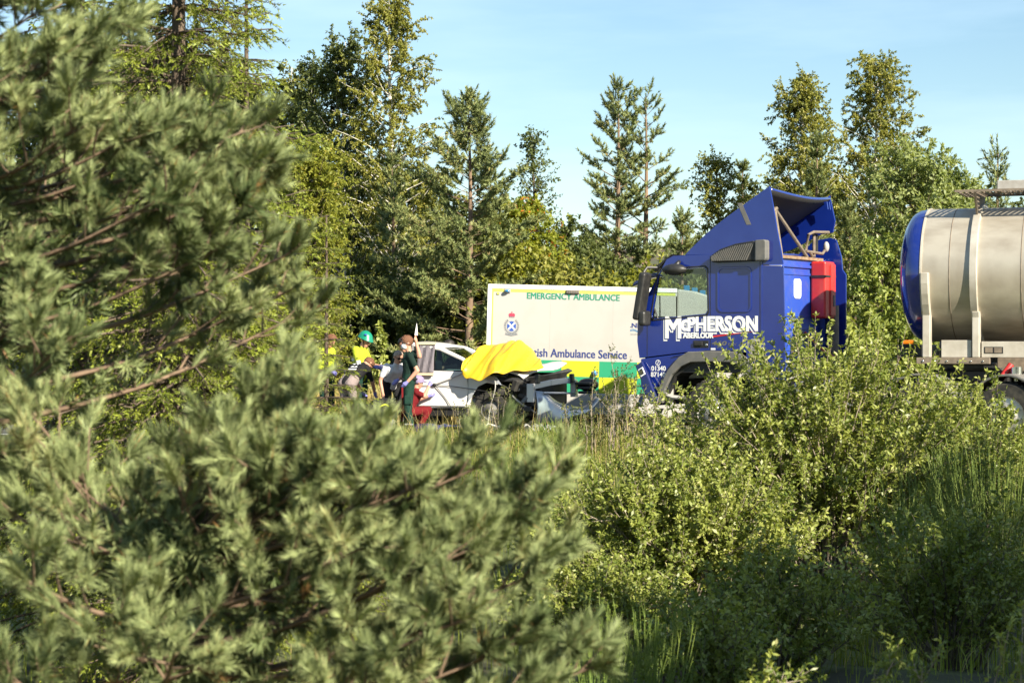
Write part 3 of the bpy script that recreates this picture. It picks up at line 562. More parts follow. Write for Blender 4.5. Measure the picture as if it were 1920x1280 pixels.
# sloped fairing with lamp row, cab, bonnet
fr = MB().plate([(AL-0.01, 2.78), (AL+0.35, 2.74), (AL+1.15, 2.50), (AL+1.35, 2.30), (AL+1.30, 2.16), (AL-0.01, 2.16)], [], 2.0, lambda a, b, t: (a, 0.07+t, b)).build('roof_fairing', 'white', amb, bevel=0.05, seg=3)
for k in range(7):
    x_ = AL+0.12+0.15*k; z_ = 2.80-0.035*k-0.006*k*k*0.6
    MB().box((x_, 0.12, z_-0.08), (x_+0.11, 0.30, z_+0.05)).build('light_bar_block', 'lens' if k in (0, 1, 2, 5) else 'vinyl', fr, bevel=0.012)
cabp = [(AL-0.005, 0.45), (AL-0.005, 2.155), (AL+1.05, 2.155), (AL+1.35, 1.95), (AL+1.85, 1.38), (AL+2.45, 1.18), (AL+2.62, 0.95), (AL+2.62, 0.45)]
MB().plate(cabp, [[(AL+0.35, 1.36), (AL+1.55, 1.36), (AL+1.22, 1.92), (AL+0.95, 2.0), (AL+0.35, 2.0)]], 0.05, lambda a, b, t: (a, 0.1+t, b)).build('cab_side', 'white', amb, bevel=0.02)
MB().plate(cabp, [[(AL+0.35, 1.36), (AL+1.55, 1.36), (AL+1.22, 1.92), (AL+0.95, 2.0), (AL+0.35, 2.0)]], 0.05, lambda a, b, t: (a, 2.0+t, b)).build('cab_side', 'white', amb, bevel=0.02)
for y in (0.12, 2.02): MB().plate([(AL+0.34, 1.35), (AL+1.56, 1.35), (AL+1.22, 1.93), (AL+0.95, 2.01), (AL+0.34, 2.01)], [], 0.006, lambda a, b, t: (a, y+t, b)).build('side_window', 'carglass', amb)
MB().plate([(AL+1.35, 1.97), (AL+1.85, 1.40), (AL+1.84, 1.38), (AL+1.34, 1.95)], [], 1.84, lambda a, b, t: (a, 0.155+t, b)).build('windscreen', 'carglass', amb)
MB().plate([(AL+1.86, 1.39), (AL+2.45, 1.19), (AL+2.63, 0.95), (AL+2.63, 0.45), (AL+2.55, 0.45), (AL+2.55, 0.95), (AL+2.4, 1.12), (AL+1.84, 1.33)], [], 1.84, lambda a, b, t: (a, 0.155+t, b)).build('bonnet', 'yellow', amb, bevel=0.02)
MB().box((AL, 0.16, 0.45), (AL+2.5, 1.99, 1.0)).build('engine_bay', 'black', amb)
for x_ in (0.75, AL+1.75):
    for y, s_ in ((0.06, -1), (2.09, 1)): wheel(amb, (x_, y, 0.34+0.10), s_, 0.34, 0.22, car=True)

# ---------------------------------------------------------------- crashed car (local: +X its front, near side y = -0.88)
car = empty('crashed_car', (-0.172, 35.665, 0.04), R(-16), 'white hatchback with its whole front end torn open', 'car')
N = lambda off: (lambda a, b, t: (a, -off+t, b))
bs = [(-1.64, 0.48), (-1.63, 0.95), (-1.60, 1.06), (-0.32, 1.02), (0.10, 0.93), (0.16, 0.80), (-0.06, 0.84), (-0.22, 0.76), (-0.32, 0.60), (-0.36, 0.40), (-1.55, 0.37)]
def bodyside(off, t):
    mb = MB(); return mb.plate(bs, [], t, N(off)).build('body_side', 'carwhite', car, bevel=0.03, seg=3)
bodyside(0.86, 0.10); bodyside(-0.76, 0.10)
dr = MB().plate([(-1.41, 0.42), (-1.43, 1.05), (-0.40, 1.03), (-0.37, 0.74), (-0.42, 0.42)], [], 0.03, N(0.882)).build('front_door', 'carwhite', car, bevel=0.02, seg=3)
MB().plate([(-1.35, 0.89), (-1.20, 0.89), (-1.20, 0.925), (-1.35, 0.925)], [], -0.02, N(0.884)).build('door_handle', 'carwhite', dr, bevel=0.008)
for a, b in (((-1.44, 0.42), (-1.43, 1.05)), ((-0.402, 0.42), (-0.372, 1.03))): MB().plate([(a[0]-0.006, a[1]), (a[0]+0.006, a[1]), (b[0]+0.006, b[1]), (b[0]-0.006, b[1])], [], -0.003, N(0.8605)).build('door_gap', 'black', dr)
MB().box((-1.55, -0.80, 0.24), (-0.40, -0.70, 0.40)).build('sill', 'black', car, bevel=0.02)
MB().box((-1.60, -0.75, 0.25), (-0.1, 0.75, 0.42)).build('floor_pan', 'black', car)
# glasshouse: pillars + roof frame leaning in, window panes
def lean(x, z, s=-1): return (x, s*(0.86-0.28*(z-1.03)), z)
for s_ in (-1, 1):
    MB().tube([lean(-0.12, 1.0, s_), lean(-0.50, 1.25, s_), lean(-0.92, 1.43, s_), lean(-1.40, 1.50, s_), lean(-1.62, 1.49, s_)], [0.035, 0.035, 0.04, 0.045, 0.045], 8).build('roof_rail', 'carwhite', car, True)
    MB().tube([lean(-1.42, 1.03, s_), lean(-1.45, 1.48, s_)], 0.05, 8).build('door_pillar', 'black', car, True)
    MB().add([lean(-0.26, 1.045, s_), lean(-1.40, 1.045, s_), lean(-1.43, 1.46, s_), lean(-0.95, 1.40, s_), lean(-0.55, 1.23, s_)], [(0, 1, 2, 3, 4)]).build('side_window', 'carglass', car)
    MB().tube([lean(-0.22, 1.04, s_), lean(-1.42, 1.05, s_)], 0.014, 6).build('window_seal', 'black', car, True)
    MB().add([lean(-1.47, 1.05, s_), lean(-1.58, 1.06, s_), lean(-1.60, 1.46, s_), lean(-1.47, 1.46, s_)], [(0, 1, 2, 3)]).build('rear_window', 'carglass', car)
mb = MB(); vs = []; fs = []
for i, (x_, z_) in enumerate(((-0.92, 1.45), (-1.2, 1.515), (-1.42, 1.535), (-1.63, 1.51))):
    for k in range(7):
        u = -1+k/3; vs.append((x_, 0.73*u, z_+0.03*(1-u*u)))
for i in range(3):
    for k in range(6): fs.append((i*7+k, i*7+k+1, i*7+k+8, i*7+k+7))
mb.add(vs, fs); o = mb.build('roof', 'carwhite', car, True); d = o.modifiers.new('s', 'SOLIDIFY'); d.thickness = 0.03
MB().add([(-0.12, -0.78, 1.0), (-0.12, 0.78, 1.0), (-0.92, 0.70, 1.44), (-0.92, -0.70, 1.44)], [(0, 1, 2, 3)]).build('windscreen', 'carglass', car)
MB().box((-1.1, -0.62, 0.42), (-0.6, -0.12, 0.62)).build('seat', 'dash', car, bevel=0.05); MB().box((-1.25, -0.62, 0.5), (-1.08, -0.12, 1.22)).build('seat', 'dash', car, bevel=0.05)
MB().box((-0.5, -0.72, 0.55), (-0.2, 0.72, 0.98)).build('dashboard', 'dash', car, bevel=0.05)
MB().box((-1.65, -0.74, 0.45), (-1.60, 0.74, 1.02)).build('tailgate', 'carwhite', car, bevel=0.03)
# wing stub, wheel, crumpled bonnet, engine bay
MB().add([(-0.36, -0.885, 1.02), (0.16, -0.90, 0.94), (0.26, -0.93, 0.80), (0.02, -0.90, 0.86), (-0.18, -0.89, 0.78), (-0.28, -0.885, 0.62), (-0.36, -0.885, 0.50)], [(0, 1, 2, 3, 4, 5, 6)]).build('torn_wing', 'silver', car)
MB().add([(-0.30, -0.86, 1.03), (0.12, -0.88, 0.955), (0.30, -0.78, 0.93), (0.1, -0.5, 1.02), (-0.2, -0.4, 1.04)], [(0, 1, 2, 3, 4)]).build('torn_wing', 'silver', car)
wheel(car, (0.02, -0.80, 0.36), -1, 0.32, 0.2, car=True); wheel(car, (0.06, 0.82, 0.33), 1, 0.32, 0.2, car=True)
wheel(car, (-1.56, -0.80, 0.32), -1, 0.32, 0.2, car=True); wheel(car, (-1.56, 0.80, 0.32), 1, 0.32, 0.2, car=True)
bo = []
for i in range(9):
    for k in range(9):
        u, v = i/8, k/8; x_ = -0.12+u*(0.72+0.42*v)+0.03*math.sin(7*v+3*u); y_ = -0.72+1.46*v
        z_ = 1.05+0.10*math.sin(u*2.4)-0.16*u*(1-v)+0.05*v*u+0.022*math.sin(9*v+5*u)+0.012*math.sin(17*u-6*v); bo.append((x_, y_, z_))
mb = MB(); mb.add(bo, [(i*9+k, i*9+k+1, i*9+k+10, i*9+k+9) for i in range(8) for k in range(8)]); o = mb.build('bonnet', 'carwhite', car, True)
o.data.materials.append(M['black']); d = o.modifiers.new('s', 'SOLIDIFY'); d.thickness = 0.035; d.material_offset = 1; d.offset = -1
mb = MB(); mb.add([(0.58, -0.72, 0.91), (0.82, 0.0, 0.96), (1.04, 0.74, 1.07), (1.10, 0.80, 1.03), (0.90, 0.45, 0.86), (0.66, -0.1, 0.80), (0.50, -0.6, 0.78)], [(0, 1, 5, 6), (1, 2, 3, 4), (1, 4, 5)]); o = mb.build('bonnet_edge', 'black', car); d = o.modifiers.new('s', 'SOLIDIFY'); d.thickness = 0.02
rng = random.Random(11)
MB().box((0.0, -0.55, 0.30), (0.52, 0.55, 0.80)).build('engine_block', 'black', car, bevel=0.04)
MB().plate([(-0.1, 0.2), (0.75, 0.2), (1.0, 0.45), (1.0, 1.0), (-0.1, 1.0)], [], 0.03, lambda a, b, t: (a, 0.72+t, b)).build('inner_wing', 'black', car)
MB().add([(0.55, -0.66, 0.25), (0.98, 0.70, 0.25), (1.0, 0.72, 0.98), (0.78, 0.0, 0.84), (0.56, -0.66, 0.76)], [(0, 1, 2, 3, 4)]).build('radiator_panel', 'black', car)
MB().box((-0.15, -0.70, 0.85), (0.62, 0.70, 0.93)).build('engine_cover', 'dash', car, bevel=0.03)
for k in range(70):
    p = Vector((rng.uniform(0.22, 0.80), rng.uniform(-0.84, 0.75), rng.uniform(0.15, 0.86))); sz = rng.uniform(0.04, 0.15)
    q = Matrix.Translation(p) @ Matrix.Rotation(rng.uniform(0, 3), 4, Vector((rng.random(), rng.random(), rng.random())).normalized())
    MB().box((-sz, -sz*rng.uniform(0.3, 1), -sz*rng.uniform(0.2, 0.6)), (sz, sz*rng.uniform(0.2, 0.8), sz*0.4), q).build('engine_part', rng.choices(['black', 'dash', 'rubber', 'grey', 'alloy'], [8, 6, 4, 2, 1.0])[0], car, bevel=0.012)
for k in range(8):
    p = Vector((rng.uniform(0.1, 0.6), rng.uniform(-0.8, 0.3), rng.uniform(0.5, 0.85)))
    MB().tube(smoothcurve([p+Vector((rng.uniform(-0.25, 0.25), rng.uniform(-0.2, 0.2), -0.13*j+rng.uniform(-0.05, 0.05))) for j in range(4)], 4), rng.uniform(0.008, 0.02), 6).build('engine_hose', rng.choice(['black', 'rubber', 'rubber', 'lightgrey']), car, True)
# crash beam: pale bar bent forward on the far side with end plates
def bm(pts, w, h, m_, nm, par):
    mb = MB()
    for a, b in zip(pts[:-1], pts[1:]): mb.beam(a, b, w, h)
    return mb.build(nm, m_, par, bevel=0.008)
cb = bm([(0.74, -0.66, 0.77), (0.93, -0.18, 0.83), (1.10, 0.30, 0.86), (1.16, 0.72, 0.84)], 0.05, 0.10, 'silver', 'crash_beam', car)
MB().box((0.66, -0.76, 0.50), (0.78, -0.60, 0.82)).build('crash_beam_plate', 'silver', cb, bevel=0.008)
MB().box((1.10, 0.60, 0.56), (1.20, 0.78, 0.86)).build('crash_beam_plate', 'silver', cb, bevel=0.008)
for y, x_ in ((-0.56, 0.80), (0.50, 1.15)): MB().box((x_-0.03, y-0.07, 0.82), (x_+0.04, y+0.07, 0.98)).build('lamp_bracket', 'black', car, bevel=0.01)
MB().tube([(0.90, -0.5, 0.66), (1.16, 0.2, 0.64), (1.2, 0.6, 0.62)], 0.02, 6).build('crash_beam_bar', 'silver', cb, True)
# peeled bumper skin
pts0 = [(0.78, -0.60, 0.70), (0.92, -0.42, 0.66), (1.05, -0.12, 0.50), (1.20, 0.20, 0.42), (1.38, 0.50, 0.40), (1.52, 0.84, 0.58)]
pts1 = [(0.78, -0.62, 0.10), (0.98, -0.48, 0.10), (1.14, -0.20, 0.10), (1.30, 0.12, 0.20), (1.46, 0.46, 0.27), (1.58, 0.82, 0.48)]
a, b = smoothcurve(pts0, 5), smoothcurve(pts1, 5); vs = []; fs = []
for i, (p, q) in enumerate(zip(a, b)):
    for j in range(5):
        w = p.lerp(q, j/4)+Vector((0.05, -0.03, 0))*math.sin(math.pi*j/4); vs.append(w)
for i in range(len(a)-1):
    for j in range(4): fs.append((i*5+j, i*5+j+1, i*5+j+6, i*5+j+5))
o = MB().add(vs, fs).build('bumper_skin', 'silver', car, True); d = o.modifiers.new('s', 'SOLIDIFY'); d.thickness = 0.012
for k, (y, z) in enumerate(((0.62, 0.78), (0.62, 0.70), (0.62, 0.62))): MB().box((1.22+0.03*k, y-0.17, z), (1.50+0.03*k, y+0.22, z+0.05)).build('grille_bar', 'black', car, bevel=0.015)
MB().ball((1.40, 0.72, 0.78), (0.20, 0.16, 0.12)).build('headlamp_shell', 'black', car, True)
MB().tube(smoothcurve([(0.12, -0.93, 0.97), (0.16, -0.99, 0.75), (0.08, -1.0, 0.45), (0.02, -0.98, 0.12)], 5), 0.009, 6).build('hanging_cable', 'lightgrey', car, True)
MB().tube(smoothcurve([(-1.36, -0.90, 0.78), (-0.75, -0.905, 0.78), (-0.1, -0.93, 0.70), (0.3, -0.94, 0.66)], 5), 0.006, 5).build('rope', 'dash', car, True)
MB().tube(smoothcurve([(-0.98, -0.905, 0.80), (-0.70, -0.905, 0.45), (-0.5, -1.0, 0.1)], 5), 0.006, 5).build('rope', 'dash', car, True)
MB().tube(smoothcurve([(-0.98, -0.905, 0.80), (-0.45, -0.92, 1.0), (-0.30, -0.92, 1.12)], 5), 0.012, 5).build('rope', 'lightgrey', car, True)
MB().ball((-0.98, -0.91, 0.795), (0.045, 0.02, 0.03), 8, 6).build('rope_knot', 'dash', car, True)

# grey cover folded over the rear door pillar, yellow sheet over windscreen and bonnet
def world_grid(rows, nu=7, nv=7, disp=None):
    R2 = [smoothcurve(r_, nu) for r_ in rows]; n = len(R2[0]); cols = [smoothcurve([r_[i] for r_ in R2], nv) for i in range(n)]; m_ = len(cols[0])
    vs = []
    for i in range(n):
        for j in range(m_):
            p = cols[i][j].copy()
            if disp: p += disp(i/(n-1), j/(m_-1))
            vs.append(p)
    return vs, [(i*m_+j, i*m_+j+1, (i+1)*m_+j+1, (i+1)*m_+j) for i in range(n-1) for j in range(m_-1)]
CM = Matrix.Translation(car.location) @ Matrix.Rotation(R(-16), 4, 'Z')
def C(x, y, z): return CM @ Vector((x, y, z))
def drape(u, v):
    a = u-0.62*v; f = 0.30+0.70*math.sin(math.pi*min(v*1.4, 1)); k = (1-abs(math.sin(a*5.2+0.6+0.45*math.sin(v*6))))**1.6+0.45*(1-abs(math.sin(a*11+v*3)))**2
    return Vector((0.01*math.sin(v*20), -0.13*k*f, 0.085*k*f+0.022*math.sin(u*37-v*14)*f-0.02*math.sin(u*23)*(1-v)**3))
rows = [[P(866, 701, 34.75), P(878, 710, 34.65), P(900, 712, 34.55), P(925, 703, 34.5), P(950, 698, 34.6), P(985, 695, 34.8), P(1019, 691, 35.0)],
        [P(866, 693, 34.8), P(884, 692, 34.75), P(906, 690, 34.75), P(930, 682, 34.8), P(955, 680, 34.9), P(988, 682, 35.0), P(1017, 686, 35.2)],
        [P(874, 680, 35.1), P(893, 668, 35.15), P(914, 664, 35.2), P(936, 660, 35.25), P(960, 655, 35.3), P(989, 662, 35.4), P(1012, 676, 35.5)],
        [P(886, 668, 35.5), P(902, 657, 35.6), P(922, 651, 35.65), P(942, 646, 35.7), P(964, 639, 35.75), P(988, 650, 35.8), P(1006, 668, 35.9)],
        [P(900, 668, 36.1), P(912, 660, 36.2), P(928, 655, 36.25), P(946, 652, 36.3), P(964, 648, 36.35), P(986, 660, 36.4), P(1000, 678, 36.4)],
        [P(905, 690, 36.5), P(916, 690, 36.6), P(930, 690, 36.6), P(948, 690, 36.6), P(966, 690, 36.6), P(984, 692, 36.6), P(998, 700, 36.6)]]
vs, fs = world_grid(rows, 10, 10, drape); o = MB().add(vs, fs).build('yellow_sheet', 'sheet', None, True); d = o.modifiers.new('s', 'SOLIDIFY'); d.thickness = 0.006
tag(o, 'bright yellow plastic sheet draped over windscreen of white car', 'sheet')
cv = empty('pillar_cover', C(-1.32, -0.9, 0.95), R(-16), 'dark grey padded cover hung over rear side window of white car', 'cover')
def cvl(x, z, o_): y = -(0.86-0.28*(z-1.03))-o_; return (x+1.40, y+0.9, z-0.95)
vs = []; fs = []
for i in range(9):
    for j in range(9):
        x_ = -1.40+0.30*i/8; z_ = 1.53-0.55*j/8+0.015*math.sin(i*1.3); vs.append(cvl(x_+0.02*j/8, z_, 0.045+0.018*math.sin(i*1.7+j*0.5)))
fs = [(i*9+j, i*9+j+1, (i+1)*9+j+1, (i+1)*9+j) for i in range(8) for j in range(8)]
o = MB().add(vs, fs).build('padding', 'cover', cv, True); d = o.modifiers.new('s', 'SOLIDIFY'); d.thickness = 0.02
for z0 in (1.525, 0.985): MB().add([cvl(-1.41, z0-0.02, 0.075), cvl(-1.07, z0-0.02, 0.075), cvl(-1.07, z0+0.02, 0.075), cvl(-1.41, z0+0.02, 0.075)]+[cvl(-1.41, z0-0.02, 0.05), cvl(-1.07, z0-0.02, 0.05), cvl(-1.07, z0+0.02, 0.05), cvl(-1.41, z0+0.02, 0.05)], [(0, 1, 2, 3), (4, 7, 6, 5), (0, 4, 5, 1), (3, 2, 6, 7), (1, 5, 6, 2), (0, 3, 7, 4)]).build('hem', 'beige', cv)
# debris on the verge in front of the car
rng = random.Random(3)
for k, (px_, Yd, lab, m_) in enumerate(((935, 34.0, 'long white broken panel piece on grass before the car', 'carwhite'), (1000, 33.9, 'pale grey plastic shard on grass below the crash beam', 'lightgrey'), (1030, 33.6, 'small silver trim shard nearest the peeled bumper', 'silver'), (820, 34.2, 'blue ground sheet crumpled under the car door', 'navy'), (905, 34.1, 'dark wheel liner scrap lying beside the front wheel', 'black'))):
    c = P(px_, 700, Yd); vs = []; fs = []; w, h_ = ((0.26, 0.10), (0.16, 0.12), (0.12, 0.08), (0.55, 0.25), (0.22, 0.16))[k]
    for i in range(6):
        for j in range(5): vs.append((c.x-w+2*w*i/5+rng.uniform(-0.02, 0.02), c.y-h_+2*h_*j/4+rng.uniform(-0.02, 0.02), 0.04+rng.uniform(0, 0.05)+0.12*(0.5+0.5*math.sin(i*1.2+k+j))))
    fs = [(i*5+j, i*5+j+1, i*5+j+6, i*5+j+5) for i in range(5) for j in range(4)]
    o = MB().add(vs, fs).build('ground_sheet' if k == 3 else 'debris_piece', m_, None, True); d = o.modifiers.new('s', 'SOLIDIFY'); d.thickness = 0.012
    tag(o, lab, 'sheet' if k == 3 else 'debris', None if k == 3 else 'debris scattered before the crashed car')
# ---------------------------------------------------------------- people: one continuous voxel-skinned body each, coloured by clothing zone
def cloth(n, c, c2=None): return mat(n, c, 0.85, col2=c2 or tuple(x*0.75 for x in c), scale=12, bump=0.7, bscale=22, spec=0.2)
M.update(skin=mat('skin', (0.50, 0.27, 0.18), 0.55, col2=(0.44, 0.21, 0.14), scale=20), dkgreen=cloth('dark_green_cloth', (0.009, 0.024, 0.018)), greentrs=cloth('green_trousers', (0.011, 0.040, 0.028)),
 whitet=cloth('white_cotton', (0.58, 0.58, 0.60)), blackc=cloth('black_cloth', (0.014, 0.014, 0.016)), greyc=cloth('mauve_grey_cloth', (0.26, 0.21, 0.20)), hivis=cloth('hi_vis_cloth', (0.42, 0.50, 0.03)),
 redc=cloth('red_cloth', (0.15, 0.010, 0.013)), glove=mat('purple_glove', (0.20, 0.19, 0.48), 0.5), boot=mat('boot', (0.012, 0.012, 0.012), 0.6), hairb=mat('brown_hair', (0.17, 0.07, 0.03), 0.7, col2=(0.09, 0.04, 0.02), scale=50, bump=0.6, bscale=90),
 hairg=mat('grey_hair', (0.26, 0.21, 0.17), 0.7, col2=(0.36, 0.26, 0.2), scale=50), haird=mat('dark_hair', (0.02, 0.015, 0.012), 0.6), helm=mat('green_helmet', (0.005, 0.20, 0.115), 0.35, coat=0.4), mask=mat('face_mask', (0.6, 0.64, 0.66), 0.7), capm=mat('mauve_cap', (0.22, 0.18, 0.30), 0.7, bump=0.4, bscale=30))
BASE = dict(pelvis=(0, 0, 0.96), waist=(0, 0, 1.10), chest=(0, 0, 1.32), neck=(0, 0, 1.47), head=(0.03, 0, 1.645), shL=(0, 0.185, 1.42), shR=(0, -0.185, 1.42), elL=(-0.02, 0.24, 1.13), elR=(-0.02, -0.24, 1.13), wrL=(0.05, 0.25, 0.88), wrR=(0.05, -0.25, 0.88),
 hiL=(0, 0.095, 0.93), hiR=(0, -0.095, 0.93), knL=(0.02, 0.11, 0.50), knR=(0.02, -0.11, 0.50), anL=(-0.02, 0.12, 0.09), anR=(-0.02, -0.12, 0.09), toL=(0.16, 0.14, 0.035), toR=(0.16, -0.14, 0.035))
def person(label, loc, face, zones, pose=None, hdir=None, scale=1.0):
    """zones: top, sleeve, fore, hand, trs, boot -> material names; hdir: facing of the head in local axes"""
    J = {k: Vector(v) for k, v in {**BASE, **(pose or {})}.items()}; pr = []
    def cap(a, b, ra, rb, z): pr.append((Vector(a), Vector(b), ra, rb, z))
    def el(c, r, z): pr.append((Vector(c), Vector(c), r, r, z))
    sv = (J['shL']-J['shR']).normalized(); hv = (J['hiL']-J['hiR']).normalized()
    for k in (-0.085, 0, 0.085):
        cap(J['pelvis']+hv*k, J['waist']+sv*k, 0.118, 0.108, 'trs' if k else 'top'); cap(J['waist']+sv*k, J['chest']+sv*k*1.05, 0.108, 0.122, 'top')
    cap(J['waist'], J['pelvis'].lerp(J['waist'], 0.15), 0.128, 0.130, 'top')
    cap(J['chest']+sv*0.08, J['shL']-sv*0.02, 0.11, 0.072, 'top'); cap(J['chest']-sv*0.08, J['shR']+sv*0.02, 0.11, 0.072, 'top'); cap(J['chest'], J['neck'], 0.11, 0.062, 'top')
    hd_ = Vector(hdir or (1, 0, -0.05)).normalized(); H = J['head']; upv = (H-J['neck']).normalized(); fw = (hd_-upv*hd_.dot(upv)*0.6).normalized(); lf = upv.cross(fw).normalized()
    cap(J['neck'], H-upv*0.07-fw*0.01, 0.055, 0.052, 'skin')
    cap(H+upv*0.045-fw*0.018, H+upv*0.035+fw*0.018, 0.082, 0.080, 'skin'); cap(H-upv*0.02+fw*0.02, H-upv*0.075+fw*0.045, 0.070, 0.045, 'skin')
    cap(H+upv*0.0+fw*0.085, H-upv*0.03+fw*0.108, 0.010, 0.015, 'skin')
    for s_ in (1, -1): el(H+lf*s_*0.082-upv*0.005-fw*0.01, 0.022, 'skin')
    for s_, d_ in (('L', 1), ('R', -1)):
        sh, e_, w_ = J['sh'+s_], J['el'+s_], J['wr'+s_]; mid = sh.lerp(e_, 0.62)
        cap(sh, mid, 0.064, 0.058, 'top'); cap(mid, e_, 0.047, 0.043, 'sleeve'); cap(e_, w_, 0.044, 0.030, 'fore')
        d = (w_-e_).normalized(); palm = w_+d*0.075; sd_ = d.cross(fw if abs(d.dot(fw)) < 0.9 else upv).normalized(); nn = sd_.cross(d)
        cap(w_, palm, 0.029, 0.034, 'hand'); cap(w_+d*0.03+nn*0.02, w_+d*0.085+nn*0.05, 0.014, 0.011, 'hand')
        for i, ln in enumerate((0.072, 0.082, 0.078, 0.062)):
            q = palm+nn*(0.030-0.020*i); k_ = q+d*ln*0.55+sd_*0.008; cap(q, k_, 0.011, 0.010, 'hand'); cap(k_, k_+d*ln*0.45+sd_*0.022, 0.010, 0.008, 'hand')
        hi, kn, an, to = J['hi'+s_], J['kn'+s_], J['an'+s_], J['to'+s_]
        cap(hi, kn, 0.098, 0.072, 'trs'); cap(kn, an+(kn-an)*0.12, 0.072, 0.060, 'trs'); cap(an+(kn-an)*0.2, an, 0.055, 0.05, 'boot'); cap(an-Vector((0, 0, 0.03)), to, 0.050, 0.036, 'boot')
    mb = MB()
    for a, b, ra, rb, z in pr:
        L = (b-a).length
        if L > 1e-4: mb.tube([a, b], [ra, rb], 12)
        mb.ball(a, ra, 12, 8)
        if L > 1e-4: mb.ball(b, rb, 12, 8)
    me = bpy.data.meshes.new('body'); me.from_pydata(mb.v, [], mb.f); me.update(); o = bpy.data.objects.new('person', me); COL.objects.link(o)
    r_ = o.modifiers.new('r', 'REMESH'); r_.mode = 'VOXEL'; r_.voxel_size = 0.0115
    q = o.modifiers.new('s', 'SMOOTH'); q.iterations = 4; q.factor = 0.5
    q = o.modifiers.new('d', 'DECIMATE'); q.ratio = 0.22
    dg = bpy.context.evaluated_depsgraph_get(); m2 = bpy.data.meshes.new_from_object(o.evaluated_get(dg)); o.modifiers.clear(); o.data = m2; bpy.data.meshes.remove(me); m2.name = 'body'
    n = len(m2.polygons); cc = np.empty(n*3); m2.polygons.foreach_get('center', cc); cc = cc.reshape(-1, 3); best = np.full(n, 9.0); idx = np.zeros(n, np.int32)
    names = ['skin', 'top', 'sleeve', 'fore', 'hand', 'trs', 'boot']; m2.materials.clear()
    for nm in names: m2.materials.append(M['skin' if nm == 'skin' else zones[nm]])
    for a, b, ra, rb, z in pr:
        A = np.array(a); d = np.array(b)-A; L2 = max(d @ d, 1e-9); t = np.clip((cc-A) @ d/L2, 0, 1); ds = np.linalg.norm(cc-A-t[:, None]*d, axis=1)-(ra+(rb-ra)*t)
        k = ds < best; best[k] = ds[k]; idx[k] = names.index(z)
    m2.polygons.foreach_set('material_index', idx); m2.polygons.foreach_set('use_smooth', np.ones(n, bool)); m2.update()
    root = empty('person', loc, face, label, 'person'); root.scale = (scale,)*3; o.name = 'body'; o.parent = root
    return root, dict(H=H, up=upv, fw=fw, lf=lf, **J)
def frame(K):                                            # head frame: x forward, y left, z up
    m_ = Matrix((K['fw'], K['lf'], K['up'])).transposed().to_4x4(); m_.translation = K['H']; return m_
def hair(root, K, m_, low=-0.02, thick=0.012, front=0.09):
    mb = MB(); vs = []; fs = []; F_ = frame(K); nu, nv = 20, 9; rg = random.Random(7)
    for i in range(nv+1):
        for k in range(nu):
            a = 2*math.pi*k/nu; back = -math.cos(a); lo = low-0.05*max(back, 0)+front*max(-back, 0); t = (math.pi*0.5+math.asin(max(-0.9, min(0.9, -(lo-0.04)/0.09))))*i/nv
            r_ = 0.092+thick+rg.uniform(-0.006, 0.008); vs.append(F_ @ Vector((r_*1.12*math.sin(t)*math.cos(a)-0.004, r_*0.94*math.sin(t)*math.sin(a), 0.045+r_*math.cos(t))))
    for i in range(nv):
        for k in range(nu): fs.append((i*nu+k, (i+1)*nu+k, (i+1)*nu+(k+1) % nu, i*nu+(k+1) % nu))
    return MB().add(vs, fs).build('hair', m_, root, True)
def eyes(root, K):
    for s_ in (1, -1): MB().ball(K['H']+K['fw']*0.086+K['lf']*s_*0.032+K['up']*0.012, 0.011, 8, 6).build('eye', 'haird', root, True)
    MB().ball(K['H']+K['fw']*0.088-K['up']*0.062, (0.012, 0.022, 0.006), 8, 6).build('mouth', 'redc', root, True)
def at(px, Y, z=0.0): p = P(px, 640, Y); return (p.x, Y, z)
# 1 masked paramedic in profile, facing left, back to the car
z1 = dict(top='dkgreen', sleeve='skin', fore='skin', hand='glove', trs='greentrs', boot='boot')
r1, K = person('paramedic in dark green with white face mask standing in profile beside white car', at(767, 34.15, 0.0), R(178), z1,
  dict(head=(0.035, 0, 1.65), elL=(-0.17, 0.25, 1.16), wrL=(0.0, 0.26, 0.97), elR=(0.05, -0.26, 1.14), wrR=(0.2, -0.2, 1.0), shL=(-0.03, 0.19, 1.42), anL=(-0.06, 0.12, 0.09), anR=(0.06, -0.12, 0.09)), hdir=(1, 0.25, -0.10), scale=0.95)
hair(r1, K, 'hairb', low=-0.03, thick=0.014, front=0.115); eyes(r1, K)
F_ = frame(K); MB().ball((0, 0, 0), (0.060, 0.066, 0.058), 16, 10, F_.to_3x3() @ Matrix.Rotation(R(15), 3, 'Y')).build('face_mask', 'mask', r1, True).location = F_ @ Vector((0.062, 0, -0.048))
for s_ in (1, -1): MB().tube([F_ @ Vector((0.09, s_*0.05, -0.02)), F_ @ Vector((0.0, s_*0.092, 0.0))], 0.004, 5).build('mask_strap', 'mask', r1)
MB().box((-0.07, 0.085, 0.55), (0.07, 0.205, 0.72)).build('cargo_pocket', 'greentrs', r1, bevel=0.02); MB().box((-0.09, 0.075, 0.18), (0.065, 0.20, 0.21)).build('reflective_band', 'crestgrey', r1, bevel=0.008)
MB().box((-0.14, -0.17, 0.985), (0.13, 0.17, 1.02)).build('belt', 'blackc', r1, bevel=0.01)
